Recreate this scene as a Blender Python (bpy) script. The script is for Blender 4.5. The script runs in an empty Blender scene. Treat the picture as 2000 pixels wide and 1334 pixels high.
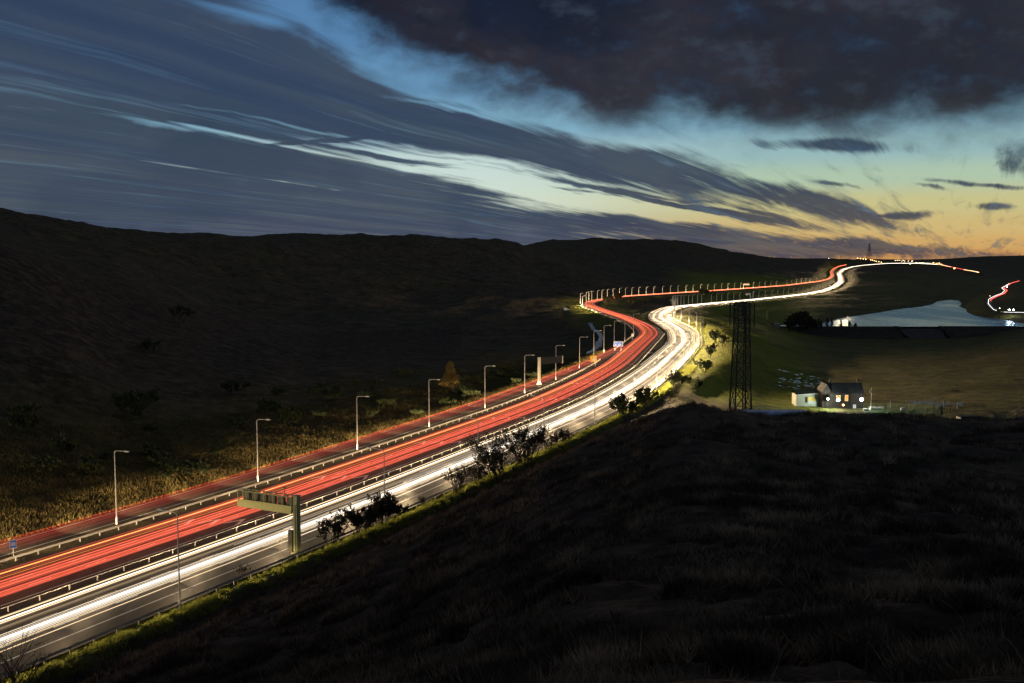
import bpy, math, random
import numpy as np
random.seed(7); RNG = np.random.default_rng(7)
SC = bpy.context.scene; COL = SC.collection
# ------------------------------------------------------------ camera
F = 1944.0; CAMZ = 43.0; PITCH = math.atan(167/1944)
cam = bpy.data.cameras.new("camera"); camo = bpy.data.objects.new("camera", cam); COL.objects.link(camo)
cam.sensor_width = 36.0; cam.lens = 36.0*F/2000; cam.clip_start = 0.5; cam.clip_end = 40000
camo.location = (0, 0, CAMZ); camo.rotation_euler = (math.pi/2 - PITCH, 0, 0)
SC.camera = camo
SC.view_settings.view_transform = 'Standard'; SC.view_settings.look = 'None'
SC.view_settings.exposure = 0.0; SC.view_settings.gamma = 1.0
SC.cycles.transparent_max_bounces = 128; SC.cycles.max_bounces = 4; SC.cycles.diffuse_bounces = 2
SC.cycles.glossy_bounces = 2; SC.cycles.use_denoising = True; SC.cycles.sample_clamp_indirect = 4.0

def ray(px, py):
    r = (px-1000)/F; u = (667-py)/F
    return np.array([r, math.cos(PITCH)+u*math.sin(PITCH), -math.sin(PITCH)+u*math.cos(PITCH)])
def unz(px, py, z):                       # the point of height z seen at a place of the survey photo
    d = ray(px, py); t = (z-CAMZ)/d[2]; return np.array([d[0]*t, d[1]*t, z])
def und(px, py, D):
    d = ray(px, py); t = D/d[1]; return np.array([d[0]*t, D, CAMZ+d[2]*t])
def lin(c):
    return tuple((v/255/12.92 if v/255 <= .04045 else ((v/255+.055)/1.055)**2.4) for v in c)
def azel(px, py):
    d = ray(px, py); d = d/np.linalg.norm(d); return math.atan2(d[0], d[1]), math.asin(d[2])

# ------------------------------------------------------------ world: dusk sky with streaked cloud
W = bpy.data.worlds.new("World"); SC.world = W; W.use_nodes = True
nt = W.node_tree; nt.nodes.clear(); N = nt.nodes; LK = nt.links
class NB:
    def __init__(s, nt): s.nt = nt
    def new(s, t, **k):
        n = s.nt.nodes.new(t)
        for a, v in k.items(): setattr(n, a, v)
        return n
    def put(s, sock, v):
        if isinstance(v, bpy.types.NodeSocket): s.nt.links.new(v, sock)
        elif v is not None: sock.default_value = v
    def m(s, op, a, b=None, c=None, clamp=False):
        n = s.new('ShaderNodeMath', operation=op); n.use_clamp = clamp
        s.put(n.inputs[0], a)
        if b is not None: s.put(n.inputs[1], b)
        if c is not None: s.put(n.inputs[2], c)
        return n.outputs[0]
    def xyz(s, x, y, z):
        n = s.new('ShaderNodeCombineXYZ'); s.put(n.inputs[0], x); s.put(n.inputs[1], y); s.put(n.inputs[2], z); return n.outputs[0]
    def noise(s, v, scale, detail=4, rough=.55, dist=0.0):
        n = s.new('ShaderNodeTexNoise'); s.put(n.inputs['Vector'], v); n.inputs['Scale'].default_value = scale
        n.inputs['Detail'].default_value = detail; n.inputs['Roughness'].default_value = rough
        n.inputs['Distortion'].default_value = dist; return n.outputs['Fac']
    def ss(s, v, a, b, lo=0.0, hi=1.0):
        n = s.new('ShaderNodeMapRange'); n.interpolation_type = 'SMOOTHSTEP'; s.put(n.inputs[0], v)
        for i, q in enumerate((a, b, lo, hi)): n.inputs[1+i].default_value = q
        return n.outputs[0]
    def ramp(s, v, stops, interp='EASE'):
        n = s.new('ShaderNodeValToRGB'); s.put(n.inputs[0], v); cr = n.color_ramp; cr.interpolation = interp
        while len(cr.elements) > 1: cr.elements.remove(cr.elements[-1])
        cr.elements[0].position = stops[0][0]; cr.elements[0].color = (*stops[0][1], 1)
        for p, c in stops[1:]:
            e = cr.elements.new(p); e.color = (*c, 1)
        return n.outputs[0]
    def mix(s, f, a, b, blend='MIX'):
        n = s.new('ShaderNodeMix', data_type='RGBA', blend_type=blend); n.clamp_factor = True
        s.put(n.inputs[0], f)
        s.put(n.inputs[6], a if isinstance(a, bpy.types.NodeSocket) else (*a, 1))
        s.put(n.inputs[7], b if isinstance(b, bpy.types.NodeSocket) else (*b, 1))
        return n.outputs[2]
B = NB(nt)
tc = B.new('ShaderNodeTexCoord'); sep = B.new('ShaderNodeSeparateXYZ'); LK.new(tc.outputs['Generated'], sep.inputs[0])
dx, dy, dz = sep.outputs
az = B.m('ARCTAN2', dx, dy); el = B.m('ARCSINE', dz)
zz_ = B.m('ADD', B.m('MAXIMUM', dz, 0.0), .035)
SA = math.sin(math.radians(25)); CA = math.cos(math.radians(25))
cu = B.m('DIVIDE', B.m('ADD', B.m('MULTIPLY', dx, SA), B.m('MULTIPLY', dy, CA)), zz_)
cv = B.m('DIVIDE', B.m('SUBTRACT', B.m('MULTIPLY', dx, CA), B.m('MULTIPLY', dy, SA)), zz_)
# fine / coarse streak noise of the cloud deck (runs along azimuth 25 deg), and puffy noise on the sphere
_w0 = B.noise(B.xyz(B.m('MULTIPLY', az, 4.0), B.m('MULTIPLY', el, 8.0), 2.0), 1.0, 3, .5, .2)
cv = B.m('ADD', cv, B.m('MULTIPLY', B.m('SUBTRACT', _w0, .5), .35))
n_st = B.noise(B.xyz(B.m('MULTIPLY', cu, .16), B.m('MULTIPLY', cv, 1.5), 3.1), 1.0, 6, .6, .4)
n_st2 = B.noise(B.xyz(B.m('MULTIPLY', cu, .30), B.m('MULTIPLY', cv, 4.2), 9.7), 1.0, 5, .65, .8)
sph = B.xyz(B.m('MULTIPLY', az, 9.0), B.m('MULTIPLY', el, 15.0), 0.0)
n_pf = B.noise(sph, 1.6, 7, .60, .12)
n_pf2 = B.noise(B.xyz(B.m('MULTIPLY', az, 5.0), B.m('MULTIPLY', el, 9.0), 5.0), 1.0, 4, .55, .2)
# warped sphere coordinates in which the cloud banks are laid
waz = B.m('ADD', az, B.m('MULTIPLY', B.m('SUBTRACT', n_pf, .5), .05))
wel = B.m('ADD', el, B.m('MULTIPLY', B.m('SUBTRACT', n_pf2, .5), .035))
WV = B.xyz(waz, wel, 0.0)
def blob(px, py, a, b, rot=0.0, amp=1.0, core=0.15):       # soft elliptical bank: centre, half axes (as seen), tilt
    A, E = azel(px, py)
    mp = B.new('ShaderNodeMapping'); mp.vector_type = 'TEXTURE'
    LK.new(WV, mp.inputs['Vector']); mp.inputs['Location'].default_value = (A, E, 0)
    mp.inputs['Rotation'].default_value = (0, 0, math.radians(rot)); mp.inputs['Scale'].default_value = (a/F, b/F, 1)
    ln = B.new('ShaderNodeVectorMath', operation='LENGTH'); LK.new(mp.outputs[0], ln.inputs[0])
    return B.ss(ln.outputs['Value'], 1.35, core, 0.0, amp)
def union(L):
    r = L[0]
    for q in L[1:]: r = B.m('MAXIMUM', r, q)
    return r
# clear sky behind: colour by elevation, warmer towards the sunset azimuth
e01 = B.m('DIVIDE', el, .30, clamp=True)
EL = lambda py: max(0, min(1, azel(1500, py)[1]/.30))
warm = B.ramp(e01, [(0, lin((206,150,90))), (EL(478), lin((214,172,106))), (EL(445), lin((212,186,124))), (EL(400), lin((204,198,142))), (EL(350), lin((178,202,176))),
                    (EL(295), lin((152,188,192))), (EL(230), lin((124,168,190))), (EL(120), lin((98,155,200))), (1, lin((82,135,190)))])
cool = B.ramp(e01, [(0, lin((150,150,150))), (EL(440), lin((185,195,185))), (EL(390), lin((214,228,212))), (EL(320), lin((204,224,218))), (EL(240), lin((132,178,202))),
                    (EL(150), lin((104,152,190))), (EL(60), lin((88,134,178))), (1, lin((74,116,164)))])
clear = B.mix(B.ss(az, -.05, .26), cool, warm)
# nishita dusk sky contributes a little of its own colour
sky = B.new('ShaderNodeTexSky'); sky.sky_type = 'NISHITA'; sky.sun_disc = False
sky.sun_elevation = math.radians(-1.5); sky.sun_rotation = math.radians(28)
skys = B.mix(1.0, sky.outputs[0], (.08, .08, .08), 'MULTIPLY')
clear = B.mix(.05, clear, skys)
# cloud banks
dark = union([blob(1330,20,560,200,0,1,.5), blob(1750,50,520,190,0,1,.5), blob(880,-10,290,130,-14,1.1,.5), blob(1560,150,480,105,-2,1,.4), blob(1120,120,260,80,-24,1,.4),
              blob(1990,120,300,95,8,1,.4)])
grey = union([blob(-150,40,900,200,-4,1.3,.6), blob(260,190,700,120,-12,1.2,.6), blob(100,390,900,150,-2,1.3,.6), blob(650,425,640,66,-6,1.2,.5),
              blob(960,270,470,66,-14,1.1,.4), blob(1330,335,320,40,-17,1,.3), blob(1560,387,220,26,-17,1,.3), blob(1760,416,75,9,2,.85), blob(1090,375,80,18,0,.9),
              blob(620,225,560,48,-12,1.1,.4), blob(1250,452,380,24,-6,1,.3), blob(1620,285,160,16,-4,.95), blob(1320,400,330,9,-12,.85),
              blob(1520,425,120,9,-14,.8), blob(1480,484,430,22,-2,1,.4), blob(1780,492,260,9,-1,.6),
              blob(2000,310,45,32,0,.95), blob(1920,355,110,6,-6,.85), blob(1640,358,40,5,-13,.6), blob(1820,360,32,5,-17,.7), blob(1940,398,36,6,0,.6)])
gap = union([blob(860,325,430,27,-9,1.15,.2), blob(1120,392,300,18,-9,.95,.3), blob(450,272,400,12,-9,1.0), blob(100,212,260,9,-5,.6), blob(620,365,110,6,-6,.6), blob(580,30,300,34,-4,.95),
             blob(790,105,380,56,-22,1.3,.3), blob(1060,200,220,45,-22,1.3,.3), blob(500,232,420,7,-9,.6), blob(880,210,190,7,-14,.6), blob(80,60,220,18,-8,.5), blob(300,330,200,7,-8,.2)])
stN = B.m('ADD', B.m('MULTIPLY', B.m('SUBTRACT', n_st, .5), 1.7), B.m('MULTIPLY', B.m('SUBTRACT', n_st2, .5), 1.9))
g1 = B.m('ADD', B.m('SUBTRACT', grey, B.m('MULTIPLY', gap, 1.0)), stN)
stk = union([blob(880,326,470,6,-8,.8,.3), blob(1190,374,420,6,-11,.85,.3), blob(630,276,140,5,11,.5,.3), blob(1000,352,300,4,-9,.6,.3)])
g1 = B.m('ADD', g1, stk)
ga = B.ss(g1, -.02, .86)
dk1 = B.m('ADD', dark, B.m('MULTIPLY', B.m('SUBTRACT', n_pf, .5), 1.15))
da = B.ss(dk1, .02, .98)
gcol = B.ramp(e01, [(0, lin((96,92,98))), (EL(470), lin((80,86,102))), (EL(400), lin((62,74,90))), (EL(250), lin((56,68,85))), (EL(120), lin((52,68,90))), (1, lin((44,60,85)))])
gcol = B.mix(B.ss(az, .0, .35, 0, .8), gcol, B.ramp(e01, [(0, lin((118,98,78))), (EL(470), lin((102,94,86))), (EL(420), lin((78,76,80))), (EL(300), lin((62,78,90))), (1, lin((52,60,80)))]))
gcol = B.mix(B.ss(n_pf2, .35, .7, 0, .5), gcol, lin((70,76,92)))
gcol = B.mix(B.ss(n_pf2, .48, .34, 0, .55), gcol, lin((36,50,76)))
gcol = B.mix(B.ss(n_st2, .52, .74, 0, .6), gcol, B.mix(.45, gcol, lin((120,165,195))))
gcol = B.mix(B.ss(n_st, .40, .62, 0.55, 0), gcol, lin((36,52,84)))
dcol = B.mix(B.ss(az, -.1, .35), lin((15,20,35)), lin((38,34,39)))
dcol = B.mix(B.ss(n_pf2, .40, .64, 0, .65), dcol, lin((54,47,52)))
dcol = B.mix(B.ss(n_pf, .52, .70, 0, .5), dcol, lin((60,70,86)))
dcol = B.mix(B.ss(n_pf, .36, .55, .5, 0), dcol, lin((26,30,48)))
c1 = B.mix(B.m('MULTIPLY', ga, .96), clear, gcol)
c2 = B.mix(B.m('MULTIPLY', da, .97), c1, dcol)
below = B.ss(dz, -.02, -.002)
c2 = B.mix(B.ss(el, .26, .36), c2, lin((66,69,80)))          # dark deck added above the view to cut the sky light
c3 = B.mix(below, lin((12,11,10)), c2)
bg = B.new('ShaderNodeBackground'); LK.new(c3, bg.inputs[0]); bg.inputs[1].default_value = 1.0
out = B.new('ShaderNodeOutputWorld'); LK.new(bg.outputs[0], out.inputs[0])
# afterglow of the set sun, very weak and soft
sun = bpy.data.lights.new("sun", 'SUN'); sun.energy = 0.09; sun.angle = math.radians(25); sun.color = (1, .72, .56)
suno = bpy.data.objects.new("sun", sun); COL.objects.link(suno)
suno.rotation_euler = (math.radians(80), 0, math.radians(180-75))

# ------------------------------------------------------------ helpers
class MB:
    def __init__(s): s.v = []; s.f = []; s.mi = []; s.cur = 0
    def add(s, vs, fs):
        o = len(s.v); s.v.extend([tuple(map(float, v)) for v in vs])
        for f in fs: s.f.append(tuple(o+i for i in f)); s.mi.append(s.cur)
    def box(s, c, size, rz=0.0):
        cx, cy, cz = c; a, b, d = size[0]/2, size[1]/2, size[2]/2; cs, sn = math.cos(rz), math.sin(rz)
        vs = [(cx+x*cs-y*sn, cy+x*sn+y*cs, cz+z) for z in (-d, d) for x, y in ((-a,-b),(a,-b),(a,b),(-a,b))]
        s.add(vs, [(3,2,1,0),(4,5,6,7),(0,1,5,4),(1,2,6,5),(2,3,7,6),(3,0,4,7)])
    def bar(s, p, q, r0, r1=None, n=4, caps=True):
        r1 = r0 if r1 is None else r1
        p = np.array(p, float); q = np.array(q, float); d = q-p; L = np.linalg.norm(d)
        if L < 1e-6: return
        d /= L; a = np.cross(d, (0,0,1.)) if abs(d[2]) < .95 else np.cross(d, (1.,0,0)); a /= np.linalg.norm(a); b = np.cross(d, a)
        an = [2*math.pi*i/n + math.pi/n for i in range(n)]
        vs = [p+r0*(math.cos(t)*a+math.sin(t)*b) for t in an] + [q+r1*(math.cos(t)*a+math.sin(t)*b) for t in an]
        fs = [(i, (i+1) % n, n+(i+1) % n, n+i) for i in range(n)]
        if caps: fs += [tuple(range(n-1,-1,-1)), tuple(range(n, 2*n))]
        s.add(vs, fs)
    def sweep(s, pts, prof, closed=True):
        """sweep a profile (lateral, up) along a path of points with lateral normals"""
        P_ = pts[:, :3]; T = np.gradient(P_[:, :2], axis=0); T /= np.linalg.norm(T, axis=1)[:, None]+1e-9
        n = len(prof); vs = []
        for i in range(len(P_)):
            for l, u in prof: vs.append((P_[i,0]+T[i,1]*l, P_[i,1]-T[i,0]*l, P_[i,2]+u))
        fs = []; m = n if closed else n-1
        for i in range(len(P_)-1):
            for k in range(m):
                fs.append((i*n+k, (i+1)*n+k, (i+1)*n+(k+1) % n, i*n+(k+1) % n))
        s.add(vs, fs)
    def build(s, name, mat=None, parent=None, loc=None, smooth=False):
        me = bpy.data.meshes.new(name); me.from_pydata(s.v, [], s.f); me.update()
        mats = mat if isinstance(mat, (list, tuple)) else [mat]
        for m_ in mats:
            if m_: me.materials.append(m_)
        if len(mats) > 1: me.polygons.foreach_set('material_index', s.mi)
        if smooth: me.polygons.foreach_set('use_smooth', [True]*len(me.polygons))
        o = bpy.data.objects.new(name, me); COL.objects.link(o)
        if parent: o.parent = parent
        if loc is not None: o.location = loc
        return o
def tag(o, label=None, cat=None, group=None, kind=None):
    if label: o['label'] = label
    if cat: o['category'] = cat
    if group: o['group'] = group
    if kind: o['kind'] = kind
    return o
def empty(name, loc, rz, label, cat, group=None):
    o = bpy.data.objects.new(name, None); COL.objects.link(o); o.location = tuple(map(float, loc)); o.rotation_euler = (0, 0, rz)
    o.empty_display_size = .2
    return tag(o, label, cat, group)
def dup(root, loc, rz, label, group=None, sc=1.0):
    r = root.copy(); COL.objects.link(r); r.location = tuple(map(float, loc)); r.rotation_euler = (0, 0, rz); r.scale = (sc, sc, sc)
    r['label'] = label
    if group: r['group'] = group
    for ch in root.children:
        c = ch.copy(); COL.objects.link(c); c.parent = r
        for g in ch.children:
            d = g.copy(); COL.objects.link(d); d.parent = c
    return r
ORD = "first second third fourth fifth sixth seventh eighth ninth tenth eleventh twelfth thirteenth fourteenth fifteenth sixteenth".split()
def smin(a, b): return np.minimum(a, b)
def sstep(x, a, b):
    t = np.clip((x-a)/(b-a), 0, 1); return t*t*(3-2*t)
def vnoise(x, y, seed=0):
    xi = np.floor(x).astype(np.int64); yi = np.floor(y).astype(np.int64); fx = x-xi; fy = y-yi
    fx = fx*fx*(3-2*fx); fy = fy*fy*(3-2*fy)
    def h(a, b):
        n = (a*374761393 + b*668265263 + seed*1442695) & 0x7fffffff
        n = ((n ^ (n >> 13))*1274126177) & 0x7fffffff
        return ((n ^ (n >> 16)) & 0xffff)/65535.0
    return (h(xi,yi)*(1-fx)+h(xi+1,yi)*fx)*(1-fy)+(h(xi,yi+1)*(1-fx)+h(xi+1,yi+1)*fx)*fy - .5
def fbm(x, y, o=4, seed=0):
    r = 0; a = 1.0
    for i in range(o): r = r+a*vnoise(x*2**i, y*2**i, seed+i*17); a *= .5
    return r

# ------------------------------------------------------------ materials
def mat(name, base, rough=.8, metal=0.0, spec=.3):
    m = bpy.data.materials.new(name); m.use_nodes = True; b = m.node_tree.nodes['Principled BSDF']
    b.inputs['Base Color'].default_value = (*base, 1); b.inputs['Roughness'].default_value = rough
    b.inputs['Metallic'].default_value = metal; b.inputs['Specular IOR Level'].default_value = spec
    return m
def nmat(name, c0, c1, scale, rough=.85, bump=0.0, detail=5, metal=0.0, spec=.3, stretch=(1,1,1), lo=.35, hi=.65):
    m = mat(name, c0, rough, metal, spec); b = NB(m.node_tree); p = m.node_tree.nodes['Principled BSDF']
    t = b.new('ShaderNodeTexCoord'); mp = b.new('ShaderNodeMapping'); mp.inputs['Scale'].default_value = stretch
    b.nt.links.new(t.outputs['Object'], mp.inputs[0])
    n = b.noise(mp.outputs[0], scale, detail, .6)
    b.put(p.inputs['Base Color'], b.mix(b.ss(n, lo, hi), c0, c1))
    if bump:
        bp = b.new('ShaderNodeBump'); bp.inputs['Strength'].default_value = .6; bp.inputs['Distance'].default_value = bump
        b.put(bp.inputs['Height'], n); b.nt.links.new(bp.outputs[0], p.inputs['Normal'])
    return m
def emat(name, c, s):
    m = bpy.data.materials.new(name); m.use_nodes = True; nt_ = m.node_tree; nt_.nodes.clear()
    e = nt_.nodes.new('ShaderNodeEmission'); e.inputs[0].default_value = (*c, 1); e.inputs[1].default_value = s
    o = nt_.nodes.new('ShaderNodeOutputMaterial'); nt_.links.new(e.outputs[0], o.inputs[0]); return m
def trail_mat(name, c, s):                 # glowing mesh streak left by moving lamps: adds its light to what is behind it
    m = bpy.data.materials.new(name); m.use_nodes = True; nt_ = m.node_tree; nt_.nodes.clear()
    e = nt_.nodes.new('ShaderNodeEmission'); e.inputs[0].default_value = (*c, 1); e.inputs[1].default_value = s
    t = nt_.nodes.new('ShaderNodeBsdfTransparent'); a = nt_.nodes.new('ShaderNodeAddShader')
    o = nt_.nodes.new('ShaderNodeOutputMaterial'); nt_.links.new(e.outputs[0], a.inputs[0]); nt_.links.new(t.outputs[0], a.inputs[1])
    nt_.links.new(a.outputs[0], o.inputs[0]); m.cycles.emission_sampling = 'NONE'; return m
M_asph = nmat('asphalt', (.050,.041,.030), (.078,.064,.046), .9, .75, .01, 8, stretch=(1,.25,1))
M_paint = nmat('road_paint', (.55,.54,.50), (.75,.74,.70), 2.0, .6)
M_galv = nmat('galvanised_steel', (.34,.33,.31), (.46,.45,.42), 3.0, .5, metal=.3)
M_post = nmat('post_steel', (.30,.29,.27), (.42,.41,.38), 3.0, .5, metal=.2)
M_lamp = nmat('lamp_column_paint', (.58,.57,.54), (.68,.67,.63), 2.0, .5, metal=.2)
M_glass = mat('lamp_glass', (.5,.5,.5), .15)
M_dark = nmat('dark_steel', (.018,.018,.020), (.03,.03,.03), 2.0, .6, metal=.3)
M_conc = nmat('concrete', (.20,.19,.17), (.30,.29,.26), 1.2, .9, .01)
M_gant = nmat('gantry_paint', (.42,.45,.20), (.50,.52,.26), 1.5, .55)
M_gantp = nmat('gantry_panel_paint', (.80,.80,.30), (.86,.86,.36), 1.5, .55)
M_gantd = nmat('gantry_cabinet', (.13,.13,.085), (.2,.2,.13), 2.5, .5)
M_cream = nmat('cream_paint', (.62,.60,.48), (.7,.68,.56), 2., .6)
M_blue = mat('sign_blue', (.02,.10,.42), .5); M_white = mat('sign_white', (.55,.55,.55), .6); M_yel = mat('sign_yellow', (.85,.48,.03), .5)
M_black = mat('sign_black', (.02,.02,.02), .6)
M_leafd = nmat('bush_leaves', (.020,.022,.012), (.05,.045,.02), 3.0, .8)
M_leafg = nmat('green_leaves', (.035,.05,.018), (.07,.085,.03), 3.0, .8)
M_leaft = nmat('larch_needles', (.16,.11,.035), (.24,.17,.05), 2.0, .8)
M_bark = nmat('bark', (.03,.025,.02), (.06,.05,.04), 4.0, .9)
M_grass = nmat('verge_grass_blades', (.15,.18,.035), (.26,.26,.06), .35, .85, lo=.3, hi=.7)
def translucent(m, col, f=.5):
    nt_ = m.node_tree; p = nt_.nodes['Principled BSDF']; o = [n for n in nt_.nodes if n.type == 'OUTPUT_MATERIAL'][0]
    t = nt_.nodes.new('ShaderNodeBsdfTranslucent'); t.inputs[0].default_value = (*col, 1); mx = nt_.nodes.new('ShaderNodeMixShader'); mx.inputs[0].default_value = f
    nt_.links.new(p.outputs[0], mx.inputs[1]); nt_.links.new(t.outputs[0], mx.inputs[2]); nt_.links.new(mx.outputs[0], o.inputs[0])
translucent(M_grass, (.34,.37,.075), .55)
M_tuss = nmat('tussock_blades', (.035,.026,.019), (.19,.14,.09), .13, .9, lo=.3, hi=.7)
M_clump = nmat('clump_blades', (.03,.022,.016), (.26,.19,.12), .22, .9, lo=.42, hi=.66)
M_tussb = nmat('bank_grass_blades', (.085,.066,.024), (.17,.135,.042), .12, .9, lo=.3, hi=.7)

M_verge = nmat('worn_verge', (.07,.055,.03), (.12,.10,.045), .5, .95, .03)
# ------------------------------------------------------------ road paths (surveyed points, metres)
Cn = [(40,1185),(226,1118),(424,1052),(677,960),(896,876),(1032,824),(1118,788),(1189,751),(1242,717)]
Cp = np.array([unz(a, b, 0) for a, b in Cn])
def off(p, t, u=0.0):
    T = np.gradient(p[:, :2], axis=0); T /= np.linalg.norm(T, axis=1)[:, None]
    q = p.copy(); q[:, 0] += T[:, 1]*t; q[:, 1] -= T[:, 0]*t; q[:, 2] += u; return q
Rf = [(1272,653,0),(1258,638,0),(1222,622,-1),(1190,612,-2),(1165,603,-3.5),(1150,597,-5),(1150,592,-6),(1165,588,-6.5),(1215,580,-7.5),(1260,577,-8),(1320,573,-10),(1400,568,-12),(1470,563,-14.5),(1536,558,-17),(1600,550,-20),(1619,545,-18),(1626,539,-14),(1624,531,-7),(1629,525,0),(1640,520,4),(1656,517,8),(1680,515.5,11)]
Wf = [(1334,668,0),(1328,648,0),(1307,634,0),(1287,624,0),(1286,617.5,0),(1291,611,-2),(1302,605,-3),(1321,600,-5),(1353,597,-7),(1416,591,-11),(1480,585,-15),(1536,579,-18),(1576,574.5,-20),(1608,568,-22),(1629,560,-22),(1642,550,-21),(1641,541,-15),(1638,534,-9),(1646,526.5,-1),(1664,521.6,5),(1686,518.4,9),(1710,516.5,12),(1730,514.8,15),(1790,514.4,17.5),(1835,517,14)]
def smooth(q, ds=2., sg=15., ext=120):
    q = q.copy()
    if ext:
        t = q[0]-q[3]; t /= np.linalg.norm(t[:2]); q = np.vstack([q[0]+t*ext, q])
    s = np.r_[0, np.cumsum(np.linalg.norm(np.diff(q[:, :2], axis=0), axis=1))]
    S = np.arange(0, s[-1], ds); p = np.stack([np.interp(S, s, q[:, k]) for k in range(3)], 1)
    n = int(3*sg/ds); n = min(n, len(p)-1); k = np.exp(-.5*(np.arange(-n, n+1)*ds/sg)**2); k /= k.sum()
    pp = np.vstack([p[0]+(p[0]-p[n:0:-1]), p, p[-1]+(p[-1]-p[-2:-n-2:-1])])
    return np.stack([np.convolve(pp[:, i], k, 'valid') for i in range(3)], 1)
RP = smooth(np.vstack([off(Cp, -8), [unz(*a) for a in Rf]]))
WP = smooth(np.vstack([off(Cp, 7.7), [unz(*a) for a in Wf]]))
CP = smooth(np.vstack([Cp, [(RP[290]+WP[286])/2]]))[:300]
sR = np.arange(len(RP))*2.0
# slip road beyond the far barrier, joining the far carriageway at the bend
_o = -15.3 + 10.8*sstep(sR, 300, 560)
SPfull = RP.copy(); T_ = np.gradient(RP[:, :2], axis=0); T_ /= np.linalg.norm(T_, axis=1)[:, None]
SPfull[:, 0] += T_[:, 1]*_o; SPfull[:, 1] -= T_[:, 0]*_o
SP = SPfull[:250]
def at_s(path, s, t=0.0, u=0.0):
    i = max(1, min(len(path)-2, s/2.0)); k = int(i); fr = i-k
    p = path[k]*(1-fr)+path[k+1]*fr; T = path[k+1]-path[k-1]; T = T/np.linalg.norm(T[:2])
    return np.array([p[0]+T[1]*t, p[1]-T[0]*t, p[2]+u]), math.atan2(T[1], T[0])
def nearest(path, X, Y, step=4):
    Q = path[::step]; out_i = np.zeros(X.shape, np.int64)
    fx = X.ravel(); fy = Y.ravel(); oi = np.zeros(fx.size, np.int64)
    for a in range(0, fx.size, 20000):
        d = (fx[a:a+20000, None]-Q[None, :, 0])**2 + (fy[a:a+20000, None]-Q[None, :, 1])**2
        oi[a:a+20000] = d.argmin(1)
    oi = np.clip(oi*step, 1, len(path)-2)
    T = path[oi+1, :2]-path[oi-1, :2]; L = np.linalg.norm(T, axis=1); T /= L[:, None]
    sl = (path[oi+1, 2]-path[oi-1, 2])/L
    vx = fx-path[oi, 0]; vy = fy-path[oi, 1]; al = vx*T[:, 0]+vy*T[:, 1]; la = vx*T[:, 1]-vy*T[:, 0]
    over = np.where(oi <= step, np.maximum(0, -al-4*step), np.where(oi >= len(path)-2-step, np.maximum(0, al-4*step), 0))
    z = path[oi, 2]+sl*np.clip(al, -2*step-2, 2*step+2)
    return la.reshape(X.shape), z.reshape(X.shape), (oi*2.0).reshape(X.shape), over.reshape(X.shape)

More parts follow.
